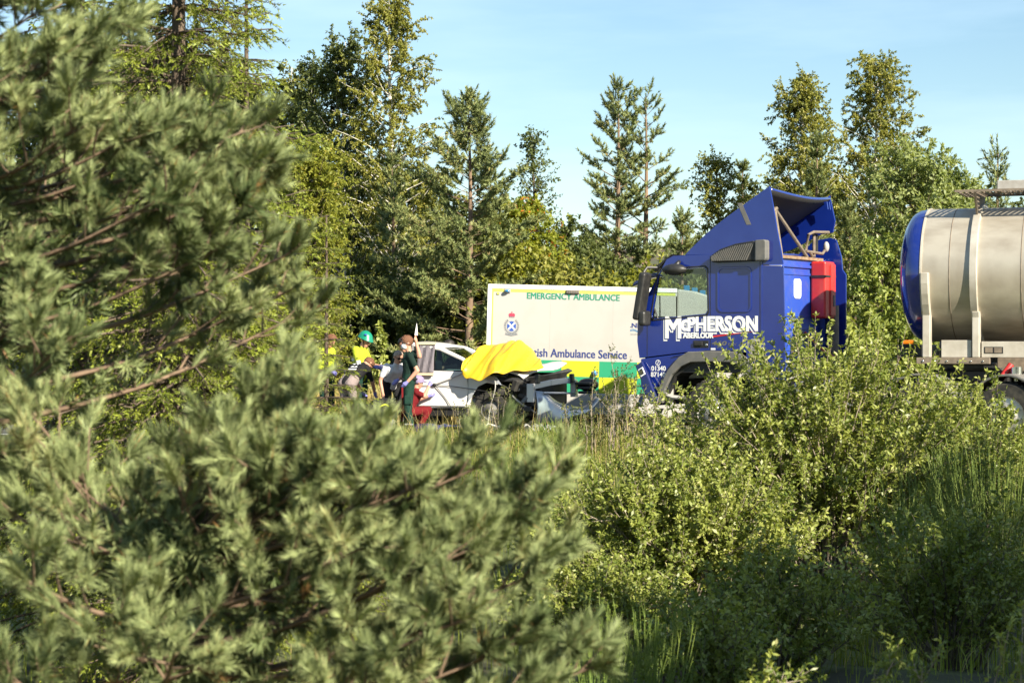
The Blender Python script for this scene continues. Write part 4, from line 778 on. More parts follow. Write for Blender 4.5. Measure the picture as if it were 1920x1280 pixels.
# 2 man in white T-shirt, sunglasses
z2 = dict(top='whitet', sleeve='skin', fore='skin', hand='skin', trs='blackc', boot='boot')
r2, K = person('man in white T-shirt and sunglasses leaning forward beside the masked paramedic', at(736, 34.75, 0.0), R(-70), z2,
  dict(waist=(0.03, 0, 1.05), chest=(0.16, 0, 1.22), neck=(0.25, 0, 1.33), head=(0.31, 0.02, 1.47), shL=(0.17, 0.185, 1.30), shR=(0.17, -0.185, 1.29), elR=(0.16, -0.29, 1.02), wrR=(0.24, -0.27, 0.79), elL=(0.2, 0.27, 1.05), wrL=(0.3, 0.2, 0.9), pelvis=(-0.05, 0, 0.94), hiL=(-0.05, 0.095, 0.91), hiR=(-0.05, -0.095, 0.91)), hdir=(0.9, 0.25, -0.35), scale=0.90)
hair(r2, K, 'hairg', low=0.02, thick=0.0, front=0.075); eyes(r2, K); F_ = frame(K)
sg = MB().box((0.082, -0.066, -0.008), (0.105, 0.066, 0.03), F_).build('sunglasses', 'boot', r2, bevel=0.008)
for s_ in (1, -1): MB().beam(F_ @ Vector((0.09, s_*0.07, 0.018)), F_ @ Vector((-0.01, s_*0.088, 0.015)), 0.006).build('temple', 'boot', sg)
# 3 bending helper in black top and grey trousers
z3 = dict(top='blackc', sleeve='blackc', fore='skin', hand='glove', trs='greyc', boot='boot')
r3, K = person('bending helper in black top and mauve grey trousers, back to the camera', at(654, 34.9, 0.0), R(52), z3,
  dict(pelvis=(-0.05, 0, 0.92), hiL=(-0.05, 0.10, 0.89), hiR=(-0.05, -0.10, 0.89), waist=(0.07, 0, 1.04), chest=(0.26, 0, 1.20), neck=(0.40, 0, 1.28), head=(0.54, 0, 1.32), shL=(0.29, 0.19, 1.24), shR=(0.29, -0.19, 1.24), elL=(0.42, 0.22, 0.98), elR=(0.42, -0.22, 0.98), wrL=(0.55, 0.16, 0.78), wrR=(0.55, -0.16, 0.78), knL=(0.05, 0.12, 0.48), knR=(0.05, -0.12, 0.48)), hdir=(0.7, 0, -0.7), scale=0.92)
hair(r3, K, 'hairb')
pb = Matrix.Translation((0.165, 0, 1.255)) @ Matrix.Rotation(R(-38), 4, 'Y')
for k, w_ in enumerate((0.10, 0.085, 0.11)): MB().box((-0.10+0.075*k, -w_, -0.004), (-0.065+0.075*k, w_, 0.012), pb).build('back_print', 'vinyl', r3, bevel=0.003)
# 4 helmeted paramedic
z4 = dict(top='hivis', sleeve='whitet', fore='skin', hand='glove', trs='greentrs', boot='boot')
r4, K = person('paramedic wearing green helmet and yellow high visibility jacket', at(675, 35.9, 0.0), R(-20), z4,
  dict(chest=(0.03, 0, 1.30), head=(0.10, 0, 1.59), neck=(0.05, 0, 1.45), elR=(0.10, -0.27, 1.15), wrR=(0.34, -0.2, 1.13), elL=(0.1, 0.27, 1.15), wrL=(0.34, 0.12, 1.13)), hdir=(0.85, -0.1, -0.5), scale=1.02)
eyes(r4, K); F_ = frame(K); vs = []; fs = []
for i in range(9):
    for k in range(24):
        a = 2*math.pi*k/24; t = R(100)*i/8; e_ = 1.0+(0.10 if i == 8 else 0)+(0.12*max(math.cos(a), 0) if i >= 7 else 0); vs.append(F_ @ Vector((0.135*e_*math.sin(t)*math.cos(a)-0.006, 0.118*e_*math.sin(t)*math.sin(a), 0.045+0.125*math.cos(t))))
fs = [(i*24+k, (i+1)*24+k, (i+1)*24+(k+1) % 24, i*24+(k+1) % 24) for i in range(8) for k in range(24)]
hm = MB().add(vs, fs).build('helmet', 'helm', r4, True); MB().ball(F_ @ Vector((0.03, -0.105, 0.11)), (0.03, 0.02, 0.02), 8, 6).build('helmet_badge', 'crestblue', hm, True)
MB().tube([F_ @ Vector((0.0, -0.09, 0.03)), F_ @ Vector((0.045, -0.05, -0.115)), F_ @ Vector((0.045, 0.05, -0.115)), F_ @ Vector((0, 0.09, 0.03))], 0.007, 6).build('chin_strap', 'blackc', hm, True)
for z_ in (1.08, 1.25): MB().lathe([(0.168, z_-0.03), (0.176, z_), (0.168, z_+0.03)], (0.015, 0, 0), 'z', 20).build('reflective_band', 'whitet', r4, True).scale = (0.86, 1.18, 1)
# 5 second hi-vis helper half hidden by the spruce
r5, K = person('helper in yellow vest and green trousers half hidden behind spruce branch', at(612, 36.4, 0.0), R(-30), dict(z4, sleeve='hivis', fore='hivis'), dict(head=(0.08, 0, 1.60), wrR=(0.25, -0.22, 1.05), wrL=(0.25, 0.22, 1.05)))
hair(r5, K, 'hairb'); eyes(r5, K)
# 6 crouching rescuer in red by the door
z6 = dict(top='redc', sleeve='redc', fore='skin', hand='glove', trs='redc', boot='boot')
r6, K = person('crouching rescuer in red clothes and mauve cap at the car door', at(774, 34.75, 0.0), R(20), z6,
  dict(pelvis=(-0.12, 0, 0.42), hiL=(-0.12, 0.10, 0.40), hiR=(-0.12, -0.10, 0.40), waist=(-0.07, 0, 0.56), chest=(0.03, 0, 0.74), neck=(0.07, 0, 0.86), head=(0.11, 0, 1.0), shL=(0.03, 0.18, 0.80), shR=(0.03, -0.18, 0.80), elL=(0.2, 0.26, 0.66), elR=(0.15, -0.28, 0.74), wrL=(0.38, 0.2, 0.72), wrR=(0.28, -0.16, 0.93),
   knL=(0.28, 0.16, 0.47), knR=(0.28, -0.16, 0.47), anL=(0.08, 0.15, 0.09), anR=(0.08, -0.15, 0.09), toL=(0.26, 0.16, 0.035), toR=(0.26, -0.16, 0.035)), hdir=(1, 0, -0.3), scale=0.88)
F_ = frame(K); hair(r6, K, 'capm', low=0.0, thick=0.014, front=0.04).name = 'cap'; eyes(r6, K)
MB().ball(F_ @ Vector((0.12, 0, 0.05)), (0.055, 0.07, 0.012), 12, 6).build('cap_peak', 'capm', r6, True)
# 7 rescuer in red behind the paramedic, arm raised with a white tool
z7 = dict(top='dkgreen', sleeve='skin', fore='skin', hand='skin', trs='redc', boot='boot')
r7, K = person('rescuer in red trousers behind the masked paramedic with one arm raised', at(760, 35.0, 0.0), R(-110), z7,
  dict(elL=(0.05, 0.30, 1.38), wrL=(0.08, 0.25, 1.62), head=(0.02, -0.02, 1.58), neck=(0, 0, 1.44)), scale=0.97)
hair(r7, K, 'haird'); eyes(r7, K)
tl_ = MB().add([(-0.03, 0, 0), (0.03, 0.008, 0), (0.03, -0.008, 0), (0.012, 0, 0.24), (-0.02, 0.01, 0.02), (-0.02, -0.01, 0.02), (0.02, 0.004, 0.20)], [(0, 1, 3), (0, 3, 2), (1, 2, 3), (0, 2, 1)]).build('pointed_tool', 'vinyl', None, bevel=0.003)
tl_.location = r7.matrix_basis @ Vector((0.09, 0.25, 1.76)); tag(tl_, 'slim white pointed tool held up in a raised hand', 'tool')
# 8 dark figure beyond the car
z8 = dict(top='blackc', sleeve='blackc', fore='blackc', hand='skin', trs='blackc', boot='boot')
r8, K = person('dark clothed person stooping on the far side of white car', at(862, 37.1, 0.0), R(205), z8,
  dict(pelvis=(-0.22, 0, 0.95), hiL=(-0.22, 0.1, 0.92), hiR=(-0.22, -0.1, 0.92), waist=(-0.12, 0, 1.10), chest=(0.02, 0, 1.26), neck=(0.12, 0, 1.36), head=(0.20, 0, 1.49), shL=(0.04, 0.19, 1.32), shR=(0.04, -0.19, 1.32), elL=(0.2, 0.25, 1.14), elR=(0.2, -0.25, 1.14), wrL=(0.4, 0.2, 1.12), wrR=(0.4, -0.2, 1.12), anL=(-0.2, 0.12, 0.09), anR=(-0.2, -0.12, 0.09), knL=(-0.17, 0.11, 0.5), knR=(-0.17, -0.11, 0.5), toL=(-0.02, 0.14, 0.035), toR=(-0.02, -0.14, 0.035)), hdir=(1, 0, -0.5))
hair(r8, K, 'haird', low=-0.05); eyes(r8, K)
# medical bag with strap and hose
bg_ = empty('medical_bag', at(718, 33.9, 0.0), R(12), 'black equipment bag with lime hose on grass before the helpers', 'bag')
MB().plate([(-0.22, 0.0), (0.22, 0.0), (0.25, 0.28), (0.12, 0.36), (-0.14, 0.34), (-0.25, 0.24)], [], 0.24, lambda a, b, t: (a, t-0.12, b+0.28)).build('bag_body', 'blackc', bg_, bevel=0.05, seg=3)
MB().box((-0.2, -0.11, 0.0), (0.2, 0.11, 0.28)).build('lower_case', 'grey', bg_, bevel=0.03)
MB().tube(smoothcurve([(0.22, 0, 0.62), (0.0, 0, 0.60), (-0.25, 0, 0.52), (-0.38, 0, 0.42), (-0.40, 0, 0.36)], 5), 0.022, 6).build('strap', 'blackc', bg_, True)
MB().tube(smoothcurve([(-0.13, -0.15, 0.28), (-0.11, -0.17, 0.46), (0.02, -0.18, 0.53), (0.10, -0.17, 0.44), (0.11, -0.16, 0.25)], 5), 0.014, 6).build('hose', 'yellow', bg_, True)
# ---------------------------------------------------------------- vegetation
M.update(
 pine_near=leafmat('blue_green_pine_needles', (0.062, 0.095, 0.032), (0.375, 0.425, 0.190), 0.05, 0.5, 0.2, c2=(0.24, 0.13, 0.05)),
 pine_far=leafmat('pine_needles', (0.110, 0.145, 0.052), (0.245, 0.275, 0.100), 0.10, 0.5, 0.3, c2=(0.36, 0.26, 0.10)),
 spruce=leafmat('spruce_needles', (0.120, 0.165, 0.020), (0.280, 0.320, 0.045), 0.12, 0.45, 0.3),
 dead=leafmat('dead_needles', (0.134, 0.090, 0.045), (0.291, 0.224, 0.123), 0.15, 0.8, 0.1),
 birch=leafmat('birch_leaves', (0.110, 0.130, 0.022), (0.290, 0.280, 0.062), 0.30, 0.5, 0.35, c2=(0.42, 0.34, 0.08)),
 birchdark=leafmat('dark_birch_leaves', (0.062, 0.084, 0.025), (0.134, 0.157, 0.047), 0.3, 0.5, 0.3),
 willow=leafmat('willow_leaves', (0.095, 0.140, 0.020), (0.320, 0.350, 0.085), 0.28, 0.42, 0.45, c2=(0.50, 0.48, 0.22)),
 silver=leafmat('silvery_leaves', (0.146, 0.190, 0.056), (0.325, 0.358, 0.146), 0.35, 0.45, 0.35),
 yellowgreen=leafmat('yellow_green_leaves', (0.146, 0.168, 0.025), (0.286, 0.291, 0.050), 0.4, 0.5, 0.3, c2=(0.36, 0.28, 0.05)),
 rowan=leafmat('rowan_leaves', (0.123, 0.168, 0.022), (0.302, 0.314, 0.045), 0.4, 0.5, 0.3, c2=(0.50, 0.16, 0.03)),
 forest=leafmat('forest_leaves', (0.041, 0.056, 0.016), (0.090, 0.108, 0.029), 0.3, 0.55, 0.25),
 grass=leafmat('grass_blades', (0.123, 0.174, 0.022), (0.269, 0.302, 0.056), 0.4, 0.5, 0.3, c2=(0.45, 0.37, 0.17)),
 dry=leafmat('dry_grass', (0.381, 0.291, 0.112), (0.616, 0.493, 0.224), 0.3, 0.7, 0.15),
 broom=leafmat('broom_stems', (0.106, 0.168, 0.020), (0.224, 0.280, 0.045), 0.25, 0.5, 0.3),
 weed=leafmat('weed_leaves', (0.056, 0.073, 0.022), (0.168, 0.174, 0.056), 0.3, 0.6, 0.2),
 bark=mat('bark', (0.075, 0.055, 0.04), 0.9, col2=(0.14, 0.105, 0.075), scale=6, bump=0.8, bscale=18, stretch=(1, 1, 0.3)),
 pinebark=mat('pine_bark', (0.13, 0.085, 0.055), 0.9, col2=(0.24, 0.165, 0.11), scale=5, bump=0.8, bscale=14, stretch=(1, 1, 0.35)),
 birchbark=mat('birch_bark', (0.55, 0.52, 0.46), 0.8, col2=(0.08, 0.07, 0.06), scale=7, lo=0.55, hi=0.68, stretch=(0.5, 0.5, 2.5)),
 twig=mat('twig', (0.10, 0.075, 0.055), 0.9, col2=(0.20, 0.16, 0.12), scale=9),
 paletwig=mat('pale_twig', (0.20, 0.16, 0.12), 0.9, col2=(0.32, 0.27, 0.21), scale=9))
def nrm(a): return a/np.maximum(np.linalg.norm(a, axis=-1, keepdims=True), 1e-9)
class Veg:
    """collects wood segments and foliage twigs of one plant; build() makes the trunk and crown parts"""
    def __init__(s, seed): s.g = np.random.default_rng(seed); s.a = []; s.b = []; s.ra = []; s.rb = []; s.tp = []; s.td = []; s.tl = []; s.tt = []
    def seg(s, a, b, ra, rb): s.a.append(a); s.b.append(b); s.ra.append(ra); s.rb.append(rb)
    def path(s, pts, r0, r1):
        n = len(pts)
        for i in range(n-1): s.seg(pts[i], pts[i+1], r0+(r1-r0)*i/(n-1), r0+(r1-r0)*(i+1)/(n-1))
    def twig(s, p, d, L, r=0.003, tint=0.5, wood=True):
        s.tp.append(p); s.td.append(d); s.tl.append(L); s.tt.append(tint)
        if wood: s.seg(p, p+d*L*0.92, r, r*0.5)
    def wood(s, name, m, parent, k=5, minr=0.0):
        A0, B0 = np.array(s.a), np.array(s.b); r0, r1 = np.array(s.ra), np.array(s.rb); VV = []; FF = []; base = 0
        for kk, sel in ((6, r0 >= 0.02), (3, (r0 < 0.02) & (r0 >= minr))):
            A, B, ra, rb = A0[sel], B0[sel], r0[sel], r1[sel]; n = len(A)
            if not n: continue
            d = nrm(B-A); ref = np.where(np.abs(d[:, 2:3]) < 0.9, np.array([[0, 0, 1.0]]), np.array([[1.0, 0, 0]])); u = nrm(np.cross(d, ref)); w = np.cross(d, u)
            ang = np.arange(kk)*2*math.pi/kk; c, sn = np.cos(ang), np.sin(ang); ring = u[:, None, :]*c[None, :, None]+w[:, None, :]*sn[None, :, None]
            VV.append(np.concatenate([A[:, None, :]+ring*ra[:, None, None], B[:, None, :]+ring*rb[:, None, None]], 1).reshape(-1, 3))
            i = np.arange(kk); f = np.stack([i, (i+1) % kk, (i+1) % kk+kk, i+kk], -1); FF.append((np.arange(n)[:, None, None]*2*kk+f[None]).reshape(-1, 4)+base); base += n*2*kk
        return npmesh(name, np.concatenate(VV), np.concatenate(FF), m, parent, smooth=True)
    def tw(s): return np.array(s.tp), np.array(s.td), np.array(s.tl), np.array(s.tt)
    def needles(s, name, m, parent, n, ln, wd, ang=(30, 62), t0=0.0, keep=None):
        p, d, L, tt = s.tw(); g = s.g; N = len(p); idx = np.repeat(np.arange(N), np.maximum(1, (n*L/np.mean(L)).astype(int)) if N else 1); K = len(idx)
        t = t0+(1-t0)*g.random(K); dd = d[idx]; u = nrm(np.cross(dd, nrm(g.normal(size=(K, 3))))); w = np.cross(dd, u)
        a = np.radians(g.uniform(*ang, K))*(1-0.45*t**3); nd = nrm(dd*np.cos(a)[:, None]+u*np.sin(a)[:, None]+np.array([0, 0, 0.10])); b = p[idx]+dd*(L[idx]*t)[:, None]
        l = ln*g.uniform(0.75, 1.15, K); V = np.empty((K, 3, 3)); V[:, 0] = b-w*wd/2; V[:, 1] = b+w*wd/2; V[:, 2] = b+nd*l[:, None]
        ti = np.clip(tt[idx]+g.normal(0, 0.12, K), 0, 0.93); ti[g.random(K) < 0.015] = 1; ti[tt[idx] > 1.5] = 1
        return npmesh(name, V.reshape(-1, 3), np.arange(K*3).reshape(-1, 3), m, parent, ti)
    def leaves(s, name, m, parent, n, ln, wd, spread=0.9, droop=0.2, accent=0.02, flat=0.6):
        p, d, L, tt = s.tw(); g = s.g; N = len(p); idx = np.repeat(np.arange(N), np.maximum(1, (n*L/np.mean(L)).astype(int))); K = len(idx)
        t = g.random(K)**0.85; dd = d[idx]; b = p[idx]+dd*(L[idx]*t)[:, None]
        nd = nrm(dd*0.6+nrm(g.normal(size=(K, 3)))*spread+np.array([0, 0, -droop])); rf = nrm(g.normal(size=(K, 3))*(1-flat)+np.array([0.25, -0.3, 0.9])*flat); sd = nrm(np.cross(nd, rf)); nn = np.cross(sd, nd)
        l = (ln*g.uniform(0.6, 1.2, K))[:, None]; w = (wd*g.uniform(0.7, 1.15, K))[:, None]; V = np.empty((K, 4, 3))
        V[:, 0] = b; V[:, 1] = b+nd*l*0.5+sd*w*0.5+nn*w*0.15; V[:, 2] = b+nd*l-nn*l*0.10; V[:, 3] = b+nd*l*0.5-sd*w*0.5+nn*w*0.15
        ti = np.clip(tt[idx]+g.normal(0, 0.16, K), 0, 0.9); ti[g.random(K) < accent] = 1
        return npmesh(name, V.reshape(-1, 3), np.arange(K*4).reshape(-1, 4), m, parent, ti)
def bend(p0, d, L, n, curl, g, jit=0.08):
    pts = [np.array(p0, float)]; d = np.array(d, float)
    for i in range(n):
        d = d+np.array([0, 0, curl/n])+g.normal(0, jit, 3)/math.sqrt(n); d = d/np.linalg.norm(d); pts.append(pts[-1]+d*L/n)
    return pts
def along(pts, t):
    f = t*(len(pts)-1); i = min(int(f), len(pts)-2); q = pts[i]+(pts[i+1]-pts[i])*(f-i); d = pts[i+1]-pts[i]; return q, d/np.linalg.norm(d)
def conifer(name, label, px, Y, top, seed, width, kind='pine', t0=0.15, nwh=None, dens=1.0, m='pine_far', bark='pinebark', nn=32, nl=0.10, nw=0.026, fill=1.0, lean=0.0, prof=None, group='trees behind the road', cat='tree', elev=None, base=None, tw=0.19, s0_=0.42):
    v = Veg(seed); g = v.g; x, y = (P(px, 0, Y).x, Y) if base is None else base; z0 = zg1(x, y); H = P(px, top, Y).z-z0; root = empty(name, (x, y, z0), 0, label, cat, group)
    tr = 0.016*H+0.02; top_ = np.array([lean*H, 0, H]); pts = [top_*t+np.array([0.05*math.sin(5*t+seed), 0.05*math.cos(4*t+seed), 0])*H*0.12*t for t in np.linspace(0, 1, 10)]; v.path(pts, tr, 0.012)
    prof = prof or (lambda t: (1-t)**0.75*(0.55+0.45*min(1, (t-t0)/0.22)))
    nwh = nwh or int(H*2.7)
    for k in range(nwh):
        t = t0+(1-t0)*(k+0.5)/nwh; q, _ = along(pts, t); nb = max(3, int((6 if kind == 'pine' else 7)*dens)); a0 = g.random()*6.28
        for j in range(nb):
            if g.random() > fill: continue
            a = a0+j*6.283/nb+g.normal(0, 0.25); L = max(0.12, width*prof(t)*g.uniform(0.45, 1.15)); el = (elev(t) if elev else (0.02+0.75*t*t+g.normal(0, 0.12) if kind == 'pine' else 0.35*t-0.05))
            d = np.array([math.cos(a)*math.cos(el), math.sin(a)*math.cos(el), math.sin(el)]); b = bend(q+g.normal(0, 0.05, 3)*np.array([0, 0, 1]), d, L, 5, 0.30 if kind == 'pine' else -0.35, g); v.path(b, 0.006+0.014*L/width, 0.004)
            nt = max(3, int(L/tw*3.2*dens)); bt = g.uniform(0.25, 0.8)
            for i in range(nt):
                s = s0_; s = s+(1-s)*(i+g.random())/nt; p, dd = along(b, min(s, 0.999)); side = np.cross(dd, [0, 0, 1]); side = side/(np.linalg.norm(side)+1e-6)*(1 if i % 2 else -1)
                td = (dd*0.45+side*g.uniform(0.0, 0.8)+g.normal(0, 0.35, 3)+np.array([0, 0, g.uniform(0.0, 0.7)])) if kind == 'pine' else (dd*0.8+side*g.uniform(0.2, 0.95)+np.array([0, 0, g.uniform(-0.75, 0.05)])); td = td/np.linalg.norm(td); v.twig(p, td, tw*g.uniform(0.6, 1.25), 0.004, bt+g.normal(0, 0.1))
            p, dd = along(b, 0.999); v.twig(p, dd+np.array([0, 0, 0.3 if kind == 'pine' else 0]), tw, 0.004, bt)
    p, dd = along(pts, 0.96); v.twig(p, np.array([0, 0, 1.0]), 0.35, 0.006, 0.6)
    v.wood('trunk', bark, root, 5, 0.0065); v.needles('crown', m, root, nn, nl, nw, ang=(35, 85)); return root
def broadleaf(name, label, px, Y, top, seed, width, t0=0.2, nb=60, m='birch', bark='birchbark', n=12, ln=0.085, wd=0.06, elev=0.8, hang=0.6, prof=None, tw=0.32, per=9, group='trees behind the road', base=None, lean=0.0, cat='tree', accent=0.02, off=0.0):
    v = Veg(seed); g = v.g; x, y = (P(px, 0, Y).x, Y) if base is None else base; z0 = zg1(x, y); H = P(px, top, Y).z-z0; root = empty(name, (x, y, z0), 0, label, cat, group)
    tr = 0.011*H+0.02; pts = [np.array([lean*H*t+0.10*math.sin(4*t+seed), 0.1*math.sin(3*t+1+seed), H*t]) for t in np.linspace(0, 1, 9)]; v.path(pts, tr, 0.012)
    prof = prof or (lambda t: math.sin(math.pi*min(1, 0.12+0.88*((t-t0)/(1-t0)))**0.72)**0.8+0.12)
    for k in range(nb):
        t = t0+(1-t0)*((k+g.random())/nb)*0.98; q, _ = along(pts, t); a = k*2.4+g.normal(0, 0.4); L = max(0.2, width*prof(t)*g.uniform(0.6, 1.2)); el = elev*g.uniform(0.6, 1.2)
        d = np.array([math.cos(a)*math.cos(el), math.sin(a)*math.cos(el), math.sin(el)]); b = bend(q, d, L*1.25, 5, -0.35*hang, g, 0.2); v.path(b, 0.006+0.016*L/width, 0.004); bt = g.uniform(0.2, 0.75)
        for i in range(per):
            s = 0.22+0.78*(i+g.random())/per; p, dd = along(b, min(s, 0.999)); td = dd*0.5+g.normal(0, 0.55, 3)+np.array([0, 0, -hang*g.uniform(0.3, 1.5)]); td = td/np.linalg.norm(td); v.twig(p, td, tw*g.uniform(0.5, 1.4), 0.003, bt+g.normal(0, 0.08))
            if i % 2: v.twig(p+td*0.1, nrm(td+g.normal(0, 0.7, 3)), tw*g.uniform(0.5, 1.0), 0.003, bt+g.normal(0, 0.1))
    v.wood('trunk', bark, root, 5, 0.006); v.leaves('crown', m, root, n, ln, wd, accent=accent); return root
def shrub(name, label, px, Y, top, seed, half, depth, m='willow', bark='twig', ns=60, n=16, ln=0.055, wd=0.024, per=10, tw=0.28, upr=0.6, group='bushes', base=None, z0=None, up=0.5, accent=0.02, flat=0.45, arch=0.0, cat='bush', low=0.25):
    """many stems fanning from the root crown; outline an uneven dome"""
    v = Veg(seed); g = v.g; x, y = (P(px, 0, Y).x, Y) if base is None else base; z0 = zg1(x, y) if z0 is None else z0; H = P(px, top, Y).z-z0; root = empty(name, (x, y, z0), 0, label, cat, group)
    for k in range(ns):
        a = k*2.4+g.normal(0, 0.3); rr = math.sqrt((k+0.5)/ns); hx, hy = half*rr*math.cos(a), depth*rr*math.sin(a); hh = H*math.sqrt(max(0.06, 1-0.86*rr**2.2))*g.uniform(0.80, 1.06)
        s0 = np.array([hx*0.18+g.normal(0, 0.08), hy*0.18+g.normal(0, 0.08), 0]); e = np.array([hx, hy, hh]); md = s0*0.35+e*0.65*np.array([0.62, 0.62, 0.85]); md = np.array([s0[0]+(e[0]-s0[0])*0.42, s0[1]+(e[1]-s0[1])*0.42, hh*0.62])+g.normal(0, 0.08, 3)
        b = [np.array(q) for q in smoothcurve([s0, md, e], 4)]; v.seg(np.array([0, 0, -0.05]), s0, 0.008, 0.008); v.path(b, 0.007+0.006*g.random(), 0.003); bt = g.uniform(0.15, 0.75)
        for i in range(per):
            s = low+(1-low)*(i+g.random())/per; p, dd = along(b, min(s, 0.999)); td = dd*upr+g.normal(0, 0.6, 3)+np.array([0, 0, up]); td = td/np.linalg.norm(td); v.twig(p, td, tw*g.uniform(0.5, 1.35), 0.003, bt+g.normal(0, 0.1)+0.12*(s-0.6))
            if i % 2: v.twig(p+td*0.12, nrm(td+g.normal(0, 0.6, 3)), tw*g.uniform(0.4, 1.0), 0.002, bt+g.normal(0, 0.1))
        p, dd = along(b, 0.999); v.twig(p, nrm(dd+np.array([0, 0, 0.6])), tw*1.2, 0.003, min(bt+0.15, 0.88))
    v.wood('stems', bark, root, 4, 0.006 if Y > 35 else 0.0025); v.leaves('foliage', m, root, n, ln, wd, accent=accent, flat=flat); return root

# --- background wood, back rows first
GB = 'trees behind the road'
broadleaf('birch_tree', 'tallest birch, pale trunk showing through, left of the sky gap', 737, 52, -8, 1, 2.0, 0.22, 137, n=28, ln=0.075, wd=0.048, elev=0.85, hang=0.8, prof=lambda t: (1-t)**0.62*1.05+0.10)
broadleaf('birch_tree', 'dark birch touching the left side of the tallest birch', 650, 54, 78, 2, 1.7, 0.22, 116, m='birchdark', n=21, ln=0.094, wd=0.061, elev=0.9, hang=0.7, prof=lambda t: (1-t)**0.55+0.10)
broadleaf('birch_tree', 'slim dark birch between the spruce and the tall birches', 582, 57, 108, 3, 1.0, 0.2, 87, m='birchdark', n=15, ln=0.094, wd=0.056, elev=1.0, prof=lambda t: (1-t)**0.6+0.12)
broadleaf('birch_tree', 'thin olive birch top just right of the spruce', 540, 58, 125, 4, 0.85, 0.2, 44, m='birch', n=10, ln=0.101, wd=0.062, elev=1.0, prof=lambda t: (1-t)**0.6+0.12)
conifer('scots_pine', 'bushy pine with bare lower trunk left of the ambulance', 880, 45, 185, 5, 3.0, t0=0.08, nwh=26, m='pine_far', dens=1.15, s0_=0.32, nn=32, nl=0.10, nw=0.026, prof=lambda t: (1-t)**0.58*(0.85+0.15*math.sin(t*30)), fill=0.90)
conifer('scots_pine', 'shaded blue green pine behind the bushy pine, to its left', 738, 48, 300, 6, 1.25, t0=0.12, nwh=15, nn=32, nl=0.10, nw=0.026)
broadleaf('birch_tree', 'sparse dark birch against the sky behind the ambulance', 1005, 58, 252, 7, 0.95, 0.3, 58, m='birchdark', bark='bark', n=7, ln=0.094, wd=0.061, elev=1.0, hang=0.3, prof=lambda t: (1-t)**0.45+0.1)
broadleaf('rowan_tree', 'yellow green rowan with orange berries above the ambulance', 985, 47, 385, 8, 1.25, 0.15, 60, m='rowan', bark='bark', n=14, ln=0.134, wd=0.067, elev=0.7, hang=0.3, accent=0.05)
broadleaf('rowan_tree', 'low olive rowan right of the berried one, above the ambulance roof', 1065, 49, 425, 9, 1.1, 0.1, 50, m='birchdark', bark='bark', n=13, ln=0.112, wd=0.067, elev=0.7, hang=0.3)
spp = lambda t: (0.42+0.58*math.sin(math.pi*min(1, (t-0.15)*1.05)))*(1-t)**0.25
conifer('scots_pine', 'slender pine, left of the open grown pair against the sky', 1160, 50, 166, 10, 1.35, t0=0.26, nwh=19, dens=0.9, nn=32, nl=0.10, nw=0.026, fill=0.80, prof=spp, tw=0.18, lean=-0.006)
conifer('scots_pine', 'slender pine, right of the open grown pair, with one long side branch', 1207, 50.5, 182, 11, 1.3, t0=0.22, nwh=17, dens=0.75, nn=32, nl=0.10, nw=0.026, fill=0.72, prof=lambda t: spp(t)*(1.0+0.40*(t < 0.7)), tw=0.20, lean=0.008)
broadleaf('birch_tree', 'small round birch between the slender pines and the cab', 1343, 53, 295, 12, 1.0, 0.25, 78, m='birch', bark='bark', n=11, ln=0.085, wd=0.056, elev=0.8, hang=0.4)
conifer('scots_pine', 'thin young pine tip just left of the cab fairing', 1394, 54, 312, 13, 0.5, t0=0.2, nwh=15, nn=32, fill=0.7)
conifer('scots_pine', 'young bushy pine behind the lorry windscreen', 1280, 46, 405, 14, 0.95, t0=0.1, nwh=12, nn=32)
broadleaf('birch_tree', 'golden green birch right above the cab fairing', 1508, 51, 150, 15, 1.55, 0.2, 123, n=28, ln=0.071, wd=0.044, elev=0.9, hang=0.7, prof=lambda t: (1-t)**0.58+0.12)
broadleaf('birch_tree', 'tallest golden green birch between the cab and the tanker', 1642, 53, 116, 16, 2.0, 0.2, 145, n=30, ln=0.071, wd=0.044, elev=0.85, hang=0.8, prof=lambda t: (1-t)**0.55+0.12)
conifer('scots_pine', 'pine with pale trunk directly behind the cab rear', 1592, 44, 395, 17, 1.25, t0=0.30, nwh=13, nn=32, fill=0.9)
conifer('scots_pine', 'pine crown showing above the cab fairing in front of the birch', 1530, 49, 262, 28, 1.15, t0=0.15, nwh=16, nn=32)
broadleaf('willow_tree', 'pale silvery willow left of the tanker front', 1712, 45, 318, 18, 1.7, 0.12, 95, m='silver', bark='bark', n=16, ln=0.129, wd=0.056, elev=0.9, hang=0.0, tw=0.34, prof=lambda t: math.sin(math.pi*min(1, (0.25+0.72*t)))**0.7+0.1)
broadleaf('willow_tree', 'smaller silvery willow behind the tanker catwalk', 1812, 47, 345, 19, 1.0, 0.12, 60, m='silver', bark='bark', n=14, ln=0.123, wd=0.056, elev=0.9, hang=0.0)
conifer('scots_pine', 'pine with upright candles above the tanker catwalk', 1872, 40, 288, 20, 0.85, t0=0.2, nwh=12, nn=32, nl=0.10, nw=0.026, elev=lambda t: 0.95, dens=0.8, tw=0.36, fill=0.85)
broadleaf('willow_tree', 'green bushy tree behind the gap between cab and tanker', 1660, 42, 470, 21, 1.2, 0.05, 80, m='willow', bark='bark', n=14, ln=0.112, wd=0.062, elev=0.7, hang=0.2)
broadleaf('willow_tree', 'round yellow green bush tree right of the spruce', 585, 39.5, 298, 22, 1.05, 0.08, 120, m='yellowgreen', bark='bark', n=14, ln=0.080, wd=0.040, elev=0.9, hang=0.0, per=12, tw=0.30, prof=lambda t: math.sin(math.pi*min(1, (0.28+0.70*t)))**0.6+0.08)
